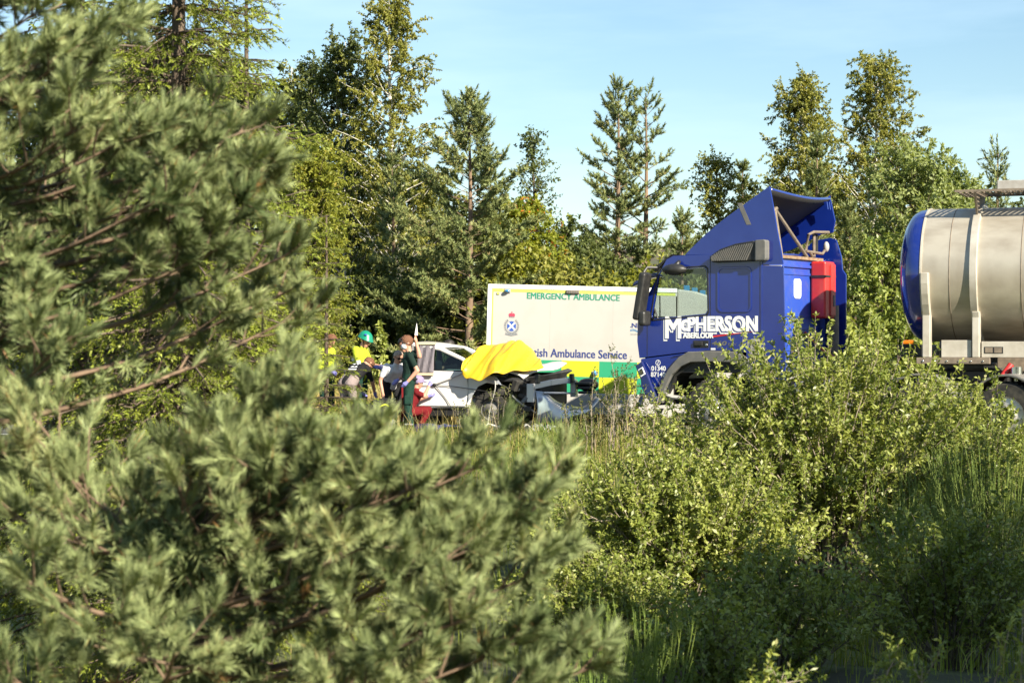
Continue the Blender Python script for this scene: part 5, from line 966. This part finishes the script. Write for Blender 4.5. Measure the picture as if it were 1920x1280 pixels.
# dark wood interior: dense trees deeper in
rg = random.Random(9); DK = [(600, 60, 330), (665, 56, 300), (700, 58, 380), (770, 60, 330), (820, 57, 420), (900, 62, 380), (1110, 63, 455), (1450, 60, 360), (1560, 62, 330), (1750, 60, 340), (1900, 58, 395), (480, 58, 160), (400, 60, 120), (300, 60, 90), (200, 58, 140), (80, 60, 100)]
WHERE = {600: 'behind the yellow green bush tree', 665: 'below the dark birch', 700: 'in the shade left of the bushy pine', 770: 'behind the tallest birch trunk', 820: 'right behind the bushy pine', 900: 'behind the bushy pine, to its right', 1110: 'left of the slender pine pair', 1450: 'left of the birch above the cab', 1560: 'between the two golden green birches', 1750: 'behind the silvery willow', 1900: 'behind the tanker manlid', 480: 'behind the spruce, to its right', 400: 'straight behind the spruce trunk', 300: 'behind the near pine, left of the spruce trunk', 200: 'behind the upper left pine, second from the picture edge', 80: 'behind the upper left pine at the picture edge'}
def plant_copy(src, loc, rz, sc, label):              # a copy of a plant and its parts, sharing mesh data
    r = src.copy(); COL.objects.link(r); r.location = loc; r.rotation_euler = (0, 0, rz); r.scale = sc; r['label'] = label
    for ch in list(src.children):
        c = ch.copy(); COL.objects.link(c); c.parent = r
    return r
protos = []
for i, (px_, Y_, tp_) in enumerate(DK):
    lab = 'dark dense woodland tree '+WHERE[px_]
    if len(protos) < 5:
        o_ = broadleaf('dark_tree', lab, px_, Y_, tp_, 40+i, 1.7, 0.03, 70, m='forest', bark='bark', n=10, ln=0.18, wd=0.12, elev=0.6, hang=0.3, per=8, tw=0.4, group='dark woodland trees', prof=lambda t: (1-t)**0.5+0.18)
        protos.append((o_, P(px_, tp_, Y_).z-o_.location.z)); continue
    s_, h0 = protos[i % 5]; x_ = P(px_, 0, Y_).x; z_ = zg1(x_, Y_); k_ = (P(px_, tp_, Y_).z-z_)/h0
    plant_copy(s_, (x_, Y_, z_), i*1.7, (0.5+0.5*k_, 0.5+0.5*k_, k_), lab)
for i, (x_, y_, k_, lab) in enumerate(((-6.5, -4.0, 1.25, 'left of the camera, nearest'), (-11, -8.5, 1.5, 'left of the camera, second'), (-4.5, -10, 1.4, 'straight behind the camera'), (-14, -2.5, 1.3, 'far left beside the camera'), (-17, -11, 1.6, 'far left behind the camera'), (-9.5, 1.0, 1.1, 'left of the foreground pines'))):
    plant_copy(protos[i % 5][0], (x_, y_, zg1(x_, y_)), i*2.2, (k_*1.2, k_*1.2, k_), 'tree added outside the picture to cut sky light, '+lab)  # unseen copies added to block sky light and darken the cab's reflections
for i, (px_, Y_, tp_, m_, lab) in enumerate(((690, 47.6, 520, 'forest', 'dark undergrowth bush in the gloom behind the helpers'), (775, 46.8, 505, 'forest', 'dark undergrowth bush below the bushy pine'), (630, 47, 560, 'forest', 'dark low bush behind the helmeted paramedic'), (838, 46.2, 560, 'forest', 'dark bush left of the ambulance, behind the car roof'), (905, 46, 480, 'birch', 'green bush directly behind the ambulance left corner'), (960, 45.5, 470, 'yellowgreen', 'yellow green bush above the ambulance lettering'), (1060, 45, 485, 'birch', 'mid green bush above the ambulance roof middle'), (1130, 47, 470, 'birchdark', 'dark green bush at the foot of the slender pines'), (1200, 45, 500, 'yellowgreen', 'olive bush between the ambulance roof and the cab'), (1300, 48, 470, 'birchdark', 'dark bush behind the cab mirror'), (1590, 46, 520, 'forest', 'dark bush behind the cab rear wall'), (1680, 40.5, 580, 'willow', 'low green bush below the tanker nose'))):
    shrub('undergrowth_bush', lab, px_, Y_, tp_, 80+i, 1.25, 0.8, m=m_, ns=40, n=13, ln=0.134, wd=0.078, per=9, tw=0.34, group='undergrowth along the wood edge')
shrub('sapling', 'slim leafy sapling behind the helmeted paramedic', 704, 40.5, 632, 95, 0.30, 0.2, m='willow', ns=5, n=22, ln=0.112, wd=0.067, per=8, tw=0.25, low=0.55, cat='sapling', group='saplings')
for k in range(0): pass
# wide low wood edge behind everything, so that no bare horizon shows
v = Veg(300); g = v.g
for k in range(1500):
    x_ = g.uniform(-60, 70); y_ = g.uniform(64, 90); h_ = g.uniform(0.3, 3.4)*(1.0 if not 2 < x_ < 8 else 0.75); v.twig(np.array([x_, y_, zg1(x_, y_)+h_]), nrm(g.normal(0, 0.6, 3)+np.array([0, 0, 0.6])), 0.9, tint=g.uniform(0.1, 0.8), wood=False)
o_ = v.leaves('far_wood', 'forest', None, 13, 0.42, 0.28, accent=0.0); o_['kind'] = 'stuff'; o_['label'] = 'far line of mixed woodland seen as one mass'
# --- near vegetation
def near_pine(name, label, px, Y, hgt, tips, seed, group='foreground pines'):
    v = Veg(seed); core = Veg(seed+7); g = v.g; x = P(px, 0, Y).x; z0 = zg1(x, Y); root = empty(name, (x, Y, z0), 0, label, 'tree', group); O = np.array([x, Y, z0])
    pts = [np.array([0.03*math.sin(3*t), 0.03*math.cos(4*t), hgt*t]) for t in np.linspace(0, 1, 8)]; v.path(pts, 0.014*hgt, 0.010)
    for (tx, ty, tY) in tips:
        T = np.array(P(tx, ty, tY))-O+g.normal(0, 0.03, 3); dist = math.hypot(T[0], T[1]); zs = min(max(T[2]-0.32*dist, 0.12), hgt*0.97); s0 = np.array([0, 0, zs]); md = s0+(T-s0)*0.5+np.array([0, 0, -0.05*dist])
        b = [np.array(q) for q in smoothcurve([s0, md, T], 5)]; L = np.linalg.norm(T-s0); v.path(b, 0.008+0.008*L, 0.004); sst = 0.30 if L < 0.85 else 0.52; nsb = max(6, int(L*(1-sst)/0.052)); bt = g.uniform(0.3, 0.7)
        for i in range(nsb):
            s = sst+(1-sst)*(i+g.random()*0.6)/nsb; p, dd = along(b, min(s, 0.999)); side = np.cross(dd, [0, 0, 1.0]); side = side/(np.linalg.norm(side)+1e-6)*(1 if i % 2 else -1)
            sd = nrm(dd*0.6+side*g.uniform(0.3, 1.0)+np.array([0, 0, g.uniform(-0.15, 0.65)])+g.normal(0, 0.15, 3)); SL = (0.30-0.17*s)*g.uniform(0.7, 1.3); sb = bend(p, sd, SL, 3, 0.30, g); v.path(sb, 0.005, 0.003); q, d2 = along(sb, 0.999); b2 = bt+g.normal(0, 0.12)
            for j in range(4): v.twig(q-d2*g.uniform(0, 0.05), nrm(d2+g.normal(0, 0.50, 3)+np.array([0, 0, 0.25])), g.uniform(0.06, 0.105), 0.0035, b2+g.normal(0, 0.06))
            q, d2 = along(sb, g.uniform(0.4, 0.7)); v.twig(q, nrm(d2*0.5+g.normal(0, 0.6, 3)+np.array([0, 0, 0.4])), g.uniform(0.05, 0.08), 0.0035, 2.0 if g.random() < 0.03 else b2-0.1)
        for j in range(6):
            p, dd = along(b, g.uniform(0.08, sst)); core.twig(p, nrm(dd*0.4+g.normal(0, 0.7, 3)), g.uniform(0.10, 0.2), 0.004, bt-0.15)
        p, dd = along(b, 0.999); v.twig(p, nrm(dd+np.array([0, 0, 0.25])), 0.10, 0.004, bt+0.1)
        for j in range(3): v.twig(p, nrm(dd+g.normal(0, 0.5, 3)+np.array([0, 0, 0.2])), 0.08, 0.004, bt)
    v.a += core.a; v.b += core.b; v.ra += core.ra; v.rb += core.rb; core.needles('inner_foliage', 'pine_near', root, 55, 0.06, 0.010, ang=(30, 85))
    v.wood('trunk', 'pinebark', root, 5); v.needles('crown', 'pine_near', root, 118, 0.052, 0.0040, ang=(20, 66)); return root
tipsA = [(200, 30, 7.0), (190, 110, 6.9), (290, 255, 7.0), (410, 265, 7.1), (495, 235, 7.2), (490, 300, 7.0), (500, 350, 7.1), (465, 420, 6.9), (400, 480, 6.8), (330, 320, 6.7), (250, 260, 6.8), (150, 200, 6.6), (100, 100, 6.7), (60, 20, 6.8), (520, 500, 7.4), (540, 570, 7.6), (570, 620, 7.7), (250, 500, 7.9),
 (120, 420, 7.9), (60, 360, 8.0), (30, 500, 7.8), (90, 660, 6.4), (130, -50, 6.9), (30, -60, 6.8), (20, 180, 6.6), (360, 420, 6.9), (200, 420, 8.0), (40, 600, 6.6), (400, 330, 7.3), (320, 290, 7.2), (140, 330, 7.8), (60, 450, 8.1), (-60, 250, 6.9), (-50, 520, 6.8), (150, 160, 7.3)]
near_pine('scots_pine', 'blurred blue green pine filling the upper left corner nearest the camera', -70, 7.0, 3.9, tipsA, 201)
tipsB = [(505, 700, 6.3), (550, 780, 6.1), (620, 850, 6.0), (700, 865, 6.1), (790, 865, 6.1), (770, 910, 6.0), (900, 890, 6.2), (995, 935, 6.2), (1020, 905, 6.35), (955, 1005, 6.1), (1070, 1055, 6.2), (1000, 1095, 6.0), (900, 1065, 5.9), (1105, 1265, 6.0), (1010, 1230, 5.9), (900, 1180, 5.8), (800, 1100, 5.8), (700, 1000, 5.8), (600, 900, 5.9), (500, 850, 5.9),
 (430, 830, 6.1), (360, 890, 6.0), (60, 750, 6.5), (40, 860, 6.2), (160, 920, 6.7), (300, 970, 6.9), (480, 980, 7.0), (560, 1060, 6.9), (680, 1150, 6.8), (780, 1230, 5.7), (420, 1130, 6.9), (100, 1010, 6.7), (30, 1100, 5.8), (150, 1200, 5.7), (330, 1250, 5.6), (860, 980, 6.3), (660, 890, 6.3), (560, 850, 6.3), (470, 790, 6.2), (950, 1290, 5.8), (240, 1080, 6.9), (30, 960, 6.1), (-40, 800, 6.3), (40, 1260, 5.7), (740, 1290, 5.7), (820, 930, 6.4), (560, 990, 7.1), (380, 960, 7.1)]
near_pine('scots_pine', 'blurred low pine spreading across the lower left foreground', 300, 6.25, 1.2, tipsB, 202)
def spruce(name, label, px, Y, top, seed, width, group='spruces', t0=0.04):
    v = Veg(seed); dd_ = Veg(seed+1); g = v.g; x = P(px, 0, Y).x; z0 = zg1(x, Y); H = P(px, top, Y).z-z0; root = empty(name, (x, Y, z0), 0, label, 'tree', group)
    pts = [np.array([0, 0, H*t]) for t in np.linspace(0, 1, 8)]; v.path(pts, 0.09, 0.015); zs_ = list(np.arange(0.35, 5.4, 0.175))+list(np.arange(5.5, H-0.2, 0.32)); nwh = len(zs_)
    for k in range(nwh):
        t = zs_[k]/H; q, _ = along(pts, t); a0 = g.random()*6.28
        for j in range(12):
            a = a0+j*0.785+g.normal(0, 0.2)+(0.4 if j > 7 else 0); L = width*(1-t)**0.8*g.uniform(0.7, 1.15)*(0.5 if j > 7 else 1)*(0.75+0.25*min(1, t/0.15)); el = 0.25*t-0.10+g.normal(0, 0.08); d = np.array([math.cos(a)*math.cos(el), math.sin(a)*math.cos(el), math.sin(el)]); b = bend(q, d, L, 6, -0.30, g, 0.06); b[-1][2] += 0.08*L; v.path(b, 0.008+0.010*L, 0.004); bt = g.uniform(0.25, 0.75)
            nt = max(4, int(L/(0.050 if q[2] < 5.3 else 0.09)))
            for i in range(nt):
                s = 0.06+0.94*(i+g.random())/nt; p, e = along(b, min(s, 0.999)); side = np.cross(e, [0, 0, 1.0]); side = side/(np.linalg.norm(side)+1e-6)*(1 if i % 2 else -1); TL = (0.46-0.26*s)*g.uniform(0.6, 1.3)*(0.6+0.4*L/width)
                td = nrm(e*0.75+side*g.uniform(0.3, 0.8)+np.array([0, 0, -g.uniform(0.1, 0.95)]))
                (dd_ if (s < 0.42 and g.random() < 0.75) else v).twig(p, td, TL, 0.003, bt+g.normal(0, 0.1)+0.15*(s-0.6))
                if s > 0.4: v.twig(p+td*TL*0.4, nrm(td+side*0.5+g.normal(0, 0.3, 3)), TL*0.6, 0.002, bt+g.normal(0, 0.1)+0.1)
    v.a += dd_.a; v.b += dd_.b; v.ra += dd_.ra; v.rb += dd_.rb
    v.wood('trunk', 'bark', root, 5); v.needles('crown', 'spruce', root, 18, 0.033, 0.0145, ang=(35, 75))
    if dd_.tp: dd_.needles('dead_twigs', 'dead', root, 14, 0.02, 0.003, ang=(40, 80))
    return root
sp_ = spruce('norway_spruce', 'yellow green spruce with drooping branches behind the near pine', 335, 14, -1100, 210, 1.45)
x_ = P(462, 0, 15.6).x; plant_copy(sp_, (x_, 15.6, zg1(x_, 15.6)), 2.1, (0.62, 0.62, 0.62), 'smaller spruce right of the tall spruce, its tip against the sky')
x_ = P(150, 0, 15.8).x; plant_copy(sp_, (x_, 15.8, zg1(x_, 15.8)), 4.0, (0.9, 0.9, 0.9), 'spruce behind the upper left pine, left of the tall spruce')
x_ = P(612, 0, 18.0).x; plant_copy(sp_, (x_, 18.0, zg1(x_, 18.0)), 1.1, (0.55, 0.55, 0.43), 'young spruce screening the leftmost helper in yellow')
# willow thicket on the right, birch-like sprouts
shrub('willow_bush', 'biggest leafy willow bush hiding the lower half of the lorry', 1545, 20.6, 652, 220, 1.85, 1.1, ns=170, n=20, ln=0.062, wd=0.027, per=11, tw=0.30, bark='paletwig', group='willow bushes on the verge')
shrub('willow_bush', 'lower willow bush in front, left of the biggest willow', 1280, 18.6, 880, 221, 1.25, 0.9, ns=130, n=20, ln=0.055, wd=0.028, per=11, tw=0.26, bark='paletwig', group='willow bushes on the verge', accent=0.03)
shrub('willow_bush', 'small willow bush below the crashed car, leftmost of the willows', 1110, 21.0, 960, 222, 0.85, 0.7, ns=70, n=18, ln=0.05, wd=0.026, per=10, tw=0.24, group='willow bushes on the verge')
shrub('willow_bush', 'rounded willow bush at the right edge below the rear wheel', 1800, 21.5, 735, 223, 0.85, 0.7, ns=75, n=18, ln=0.055, wd=0.026, per=10, tw=0.26, group='willow bushes on the verge')
shrub('willow_bush', 'shaded willow bush at the bottom right corner', 1780, 16.0, 985, 224, 1.1, 0.8, ns=60, n=16, ln=0.055, wd=0.027, per=9, tw=0.26, group='willow bushes on the verge')
shrub('willow_bush', 'dim willow growth between the pine tips and the lower willow', 1120, 17.2, 1080, 225, 0.8, 0.7, ns=60, n=16, ln=0.05, wd=0.024, per=9, tw=0.24, group='willow bushes on the verge')
shrub('willow_bush', 'dark low bush in the shade below the biggest willow', 1450, 15.0, 1060, 226, 0.8, 0.6, ns=45, n=15, ln=0.055, wd=0.026, per=9, tw=0.24, group='willow bushes on the verge')
shrub('willow_bush', 'low bramble like bush at the bottom centre', 1330, 12.8, 1165, 227, 0.5, 0.45, ns=34, n=15, ln=0.045, wd=0.026, per=9, tw=0.20, group='willow bushes on the verge')
def blades(name, label, X_, Y_, h, w, m, seed, lean=0.35, parent=None, Z=None, tintc=0.5, acc=0.06, up=True):
    g = np.random.default_rng(seed); K = len(X_); Z = zg(X_, Y_) if Z is None else Z; b = np.stack([X_, Y_, Z-0.02], -1); hh = h*g.uniform(0.5, 1.15, K); a = g.random(K)*6.283; s = np.stack([np.cos(a), np.sin(a), np.zeros(K)], -1); l = np.stack([-np.sin(a), np.cos(a), np.zeros(K)], -1)*(g.normal(0, lean, K)*hh)[:, None]
    ww = (w*g.uniform(0.6, 1.2, K))[:, None]; V = np.empty((K, 6, 3)); up_ = np.array([0, 0, 1.0]); m1 = b+up_*(hh*0.55)[:, None]+l*0.3; t1 = b+up_*hh[:, None]+l
    V[:, 0] = b-s*ww/2; V[:, 1] = b+s*ww/2; V[:, 2] = m1+s*ww*0.42; V[:, 3] = m1-s*ww*0.42; V[:, 4] = t1+s*ww*0.06; V[:, 5] = t1-s*ww*0.06
    q = np.arange(K)[:, None]*6; F = np.concatenate([q+np.array([[0, 1, 2, 3]]), q+np.array([[3, 2, 4, 5]])], 1).reshape(-1, 4); ti = np.clip(tintc+g.normal(0, 0.22, K), 0, 0.9); ti[g.random(K) < acc] = 1
    o = npmesh(name, V.reshape(-1, 3), F, m, parent, np.repeat(ti, 2))
    if label: o['kind'] = 'stuff'; o['label'] = label
    return o
g = np.random.default_rng(5)
def scatter(n, x0, x1, y0, y1, clump=0.0):
    X_ = g.uniform(x0, x1, n); Y_ = g.uniform(y0, y1, n)
    if clump: X_ = X_+clump*np.sin(Y_*5+3*np.sin(X_*2)); Y_ = Y_+clump*np.sin(X_*6)
    return X_, Y_
X_, Y_ = scatter(22000, -7, 8, 23.5, 31.6, 0.15); k = Y_ < 31.1-0.21*(X_-3); X_, Y_ = X_[k], Y_[k]; blades('verge_grass', 'green verge grass between the bushes and the road', X_, Y_, 0.34, 0.011, 'grass', 1, 0.45, acc=0.10)
X_, Y_ = scatter(1500, -5, 6, 26.0, 31.4, 0.25); k = Y_ < 31.3-0.21*(X_-3); X_, Y_ = X_[k], Y_[k]; blades('tall_dry_grass', 'thin dry seeding stems standing before the crashed car', X_, Y_, 0.62, 0.006, 'dry', 2, 0.55)
X_, Y_ = scatter(7000, -6.5, 6.5, 5, 17, 0.3); blades('rough_grass', 'rough grass in the hollow in the foreground', X_, Y_, 0.28, 0.009, 'grass', 3, 0.5, acc=0.12)
X_, Y_ = scatter(7000, -8, 8, 16, 24, 0.2); blades('hollow_grass', 'tall grass among the willow stems', X_, Y_, 0.45, 0.010, 'grass', 4, 0.45, acc=0.1)
X_, Y_ = scatter(4500, -4.6, -0.8, 37.6, 42.5, 0.2); blades('straw_grass', 'straw yellow grass behind the helpers', X_, Y_, 0.75, 0.016, 'dry', 6, 0.3)
X_, Y_ = scatter(5000, -12, 13, 40.5, 48, 0.2); blades('far_verge_grass', 'grass along the foot of the wood', X_, Y_, 0.5, 0.022, 'grass', 7, 0.4)
X_, Y_ = scatter(1500, -0.75, 0.15, 5.2, 6.6); blades('bleached_grass', 'bleached grass tuft at the bottom edge', X_, Y_, 0.42, 0.005, 'dry', 8, 0.6)
X_, Y_ = scatter(2200, 0.3, 3.4, 7.6, 11.5, 0.1); blades('front_grass', 'grass along the bottom edge at the right', X_, Y_, 0.34, 0.006, 'grass', 9, 0.5, acc=0.12)
v = Veg(400); gg = v.g
for k in range(3600):
    x_ = gg.uniform(-7, 8.5); y_ = gg.uniform(22.5, 30.8)
    if y_ > 30.8-0.21*(x_-3): continue
    v.twig(np.array([x_, y_, zg1(x_, y_)+gg.uniform(0.0, 0.22)]), nrm(gg.normal(0, 0.4, 3)+np.array([0, 0, 1.0])), gg.uniform(0.1, 0.28), tint=gg.uniform(0.2, 0.8), wood=False)
o_ = v.leaves('ground_cover', 'weed', None, 9, 0.045, 0.022, accent=0.02); o_['kind'] = 'stuff'; o_['label'] = 'low leafy weeds covering the verge'
def broom(label, px, Y, top, seed, half, n=160, group='broom bushes', name='broom_bush'):
    g_ = np.random.default_rng(seed); v = Veg(seed); x = P(px, 0, Y).x; z0 = zg1(x, Y); H = P(px, top, Y).z-z0; root = empty(name, (x, Y, z0), 0, label, 'bush', group)
    for k in range(n):
        a = g_.random()*6.283; r = half*math.sqrt(g_.random()); d = np.array([math.cos(a)*r, math.sin(a)*r, 0]); h = H*g_.uniform(0.55, 1.05)*(1-0.25*(r/half)**2); s0 = d*0.3; e = d+np.array([0, 0, h]); b = [np.array(q) for q in smoothcurve([s0, s0*0.5+e*0.5+d*0.08, e], 3)]; v.path(b, 0.004, 0.0022)
        for i in range(3):
            p, dd = along(b, g_.uniform(0.35, 0.95)); v.twig(p, nrm(dd+g_.normal(0, 0.22, 3)), h*0.3*g_.uniform(0.5, 1), 0.0028, g_.uniform(0.2, 0.8))
    v.wood('stems', 'broomstem', root, 4); v.leaves('foliage', 'broom', root, 12, 0.018, 0.006); return root
M['broomstem'] = mat('broom_stem', (0.10, 0.16, 0.025), 0.6, col2=(0.17, 0.21, 0.04), scale=4)
broom('broom bush with upright green stems at the right edge', 1870, 19.5, 800, 500, 0.75, 230); broom('broom bush left of the right edge broom, among yellow heads', 1740, 18.6, 850, 501, 0.6, 170)
broom('small bright broom at the bottom centre before the willow', 1215, 11.5, 1095, 502, 0.30, 60); broom('tiny broom tuft by the pine tips at the bottom', 1120, 11.0, 1130, 503, 0.18, 34)
broom('broom tuft under the crash beam of the car', 1060, 27.5, 770, 504, 0.5, 80); broom('broom tuft beside the leftmost willow', 960, 25.5, 820, 505, 0.55, 90); broom('wispy broom left of the verge, below the bag', 690, 28, 770, 506, 0.6, 90)
def weedplant(label, px, Y, top, seed, ns=3, half=0.25, m='weed', ln=0.04, wd=0.018, n=9, group='tall weeds', per=9, tw=0.12):
    return shrub('tall_weed', label, px, Y, top, seed, half, half*0.6, m=m, bark='paletwig', ns=ns, n=n, ln=ln, wd=wd, per=per, tw=tw, group=group, cat='weed', up=0.4, low=0.35)
weedplant('tall spindly weed standing before the green ambulance panel', 1132, 27.5, 628, 520, 3, 0.22); weedplant('bushier tall weed right of the spindly one before the ambulance', 1166, 27.8, 652, 521, 6, 0.3); weedplant('dark weed before the ambulance skirt', 1180, 28.2, 705, 522, 9, 0.42, per=11); weedplant('weed clump under the lorry bumper corner', 1225, 27.0, 740, 523, 10, 0.4, m='willow'); weedplant('weed clump beneath the peeled car bumper', 1095, 27.6, 752, 524, 10, 0.4); weedplant('thin weed before the front wheel of the car', 940, 29.2, 705, 525, 5, 0.35, n=6); weedplant('pale seeding weed before the car door', 870, 29.4, 735, 526, 4, 0.3, n=6)
for i, (px_, Y_, tp_, lab) in enumerate(((1420, 9.2, 1222, 'leafy herb, leftmost of the sunlit herbs at the bottom edge'), (1478, 9.0, 1232, 'leafy herb second from the left at the bottom edge'), (1660, 9.1, 1238, 'thin dry stalked herb at the bottom edge'), (1740, 9.3, 1215, 'herb with mauve flower head at the bottom right'), (1905, 9.4, 1150, 'leafy herb at the right edge near the bottom'))):
    weedplant(lab, px_, Y_, tp_, 540+i, 4, 0.10, m='willow', ln=0.038, wd=0.014, n=10, per=12, tw=0.08, group='herbs along the bottom edge')
# trees standing out of frame on the right, throwing the foreground shade
for bx_, by_, sd_, lab in ((10.4, 7.7, 600, 'broad shade tree outside the picture on the right, middle one'), (11.5, 11.3, 601, 'broad shade tree outside the picture on the right, farther one'), (7.7, 6.1, 602, 'broad shade tree outside the picture on the right, nearest one')):
    broadleaf('shade_tree', lab, 0, 11, -880, sd_, 2.3, 0.10, 80, m='birch', bark='bark', n=11, ln=0.33, wd=0.25, elev=0.5, hang=0.2, base=(bx_, by_), group='trees outside the frame', prof=lambda t: math.sin(math.pi*min(1, 0.2+0.75*t))**0.6+0.1)
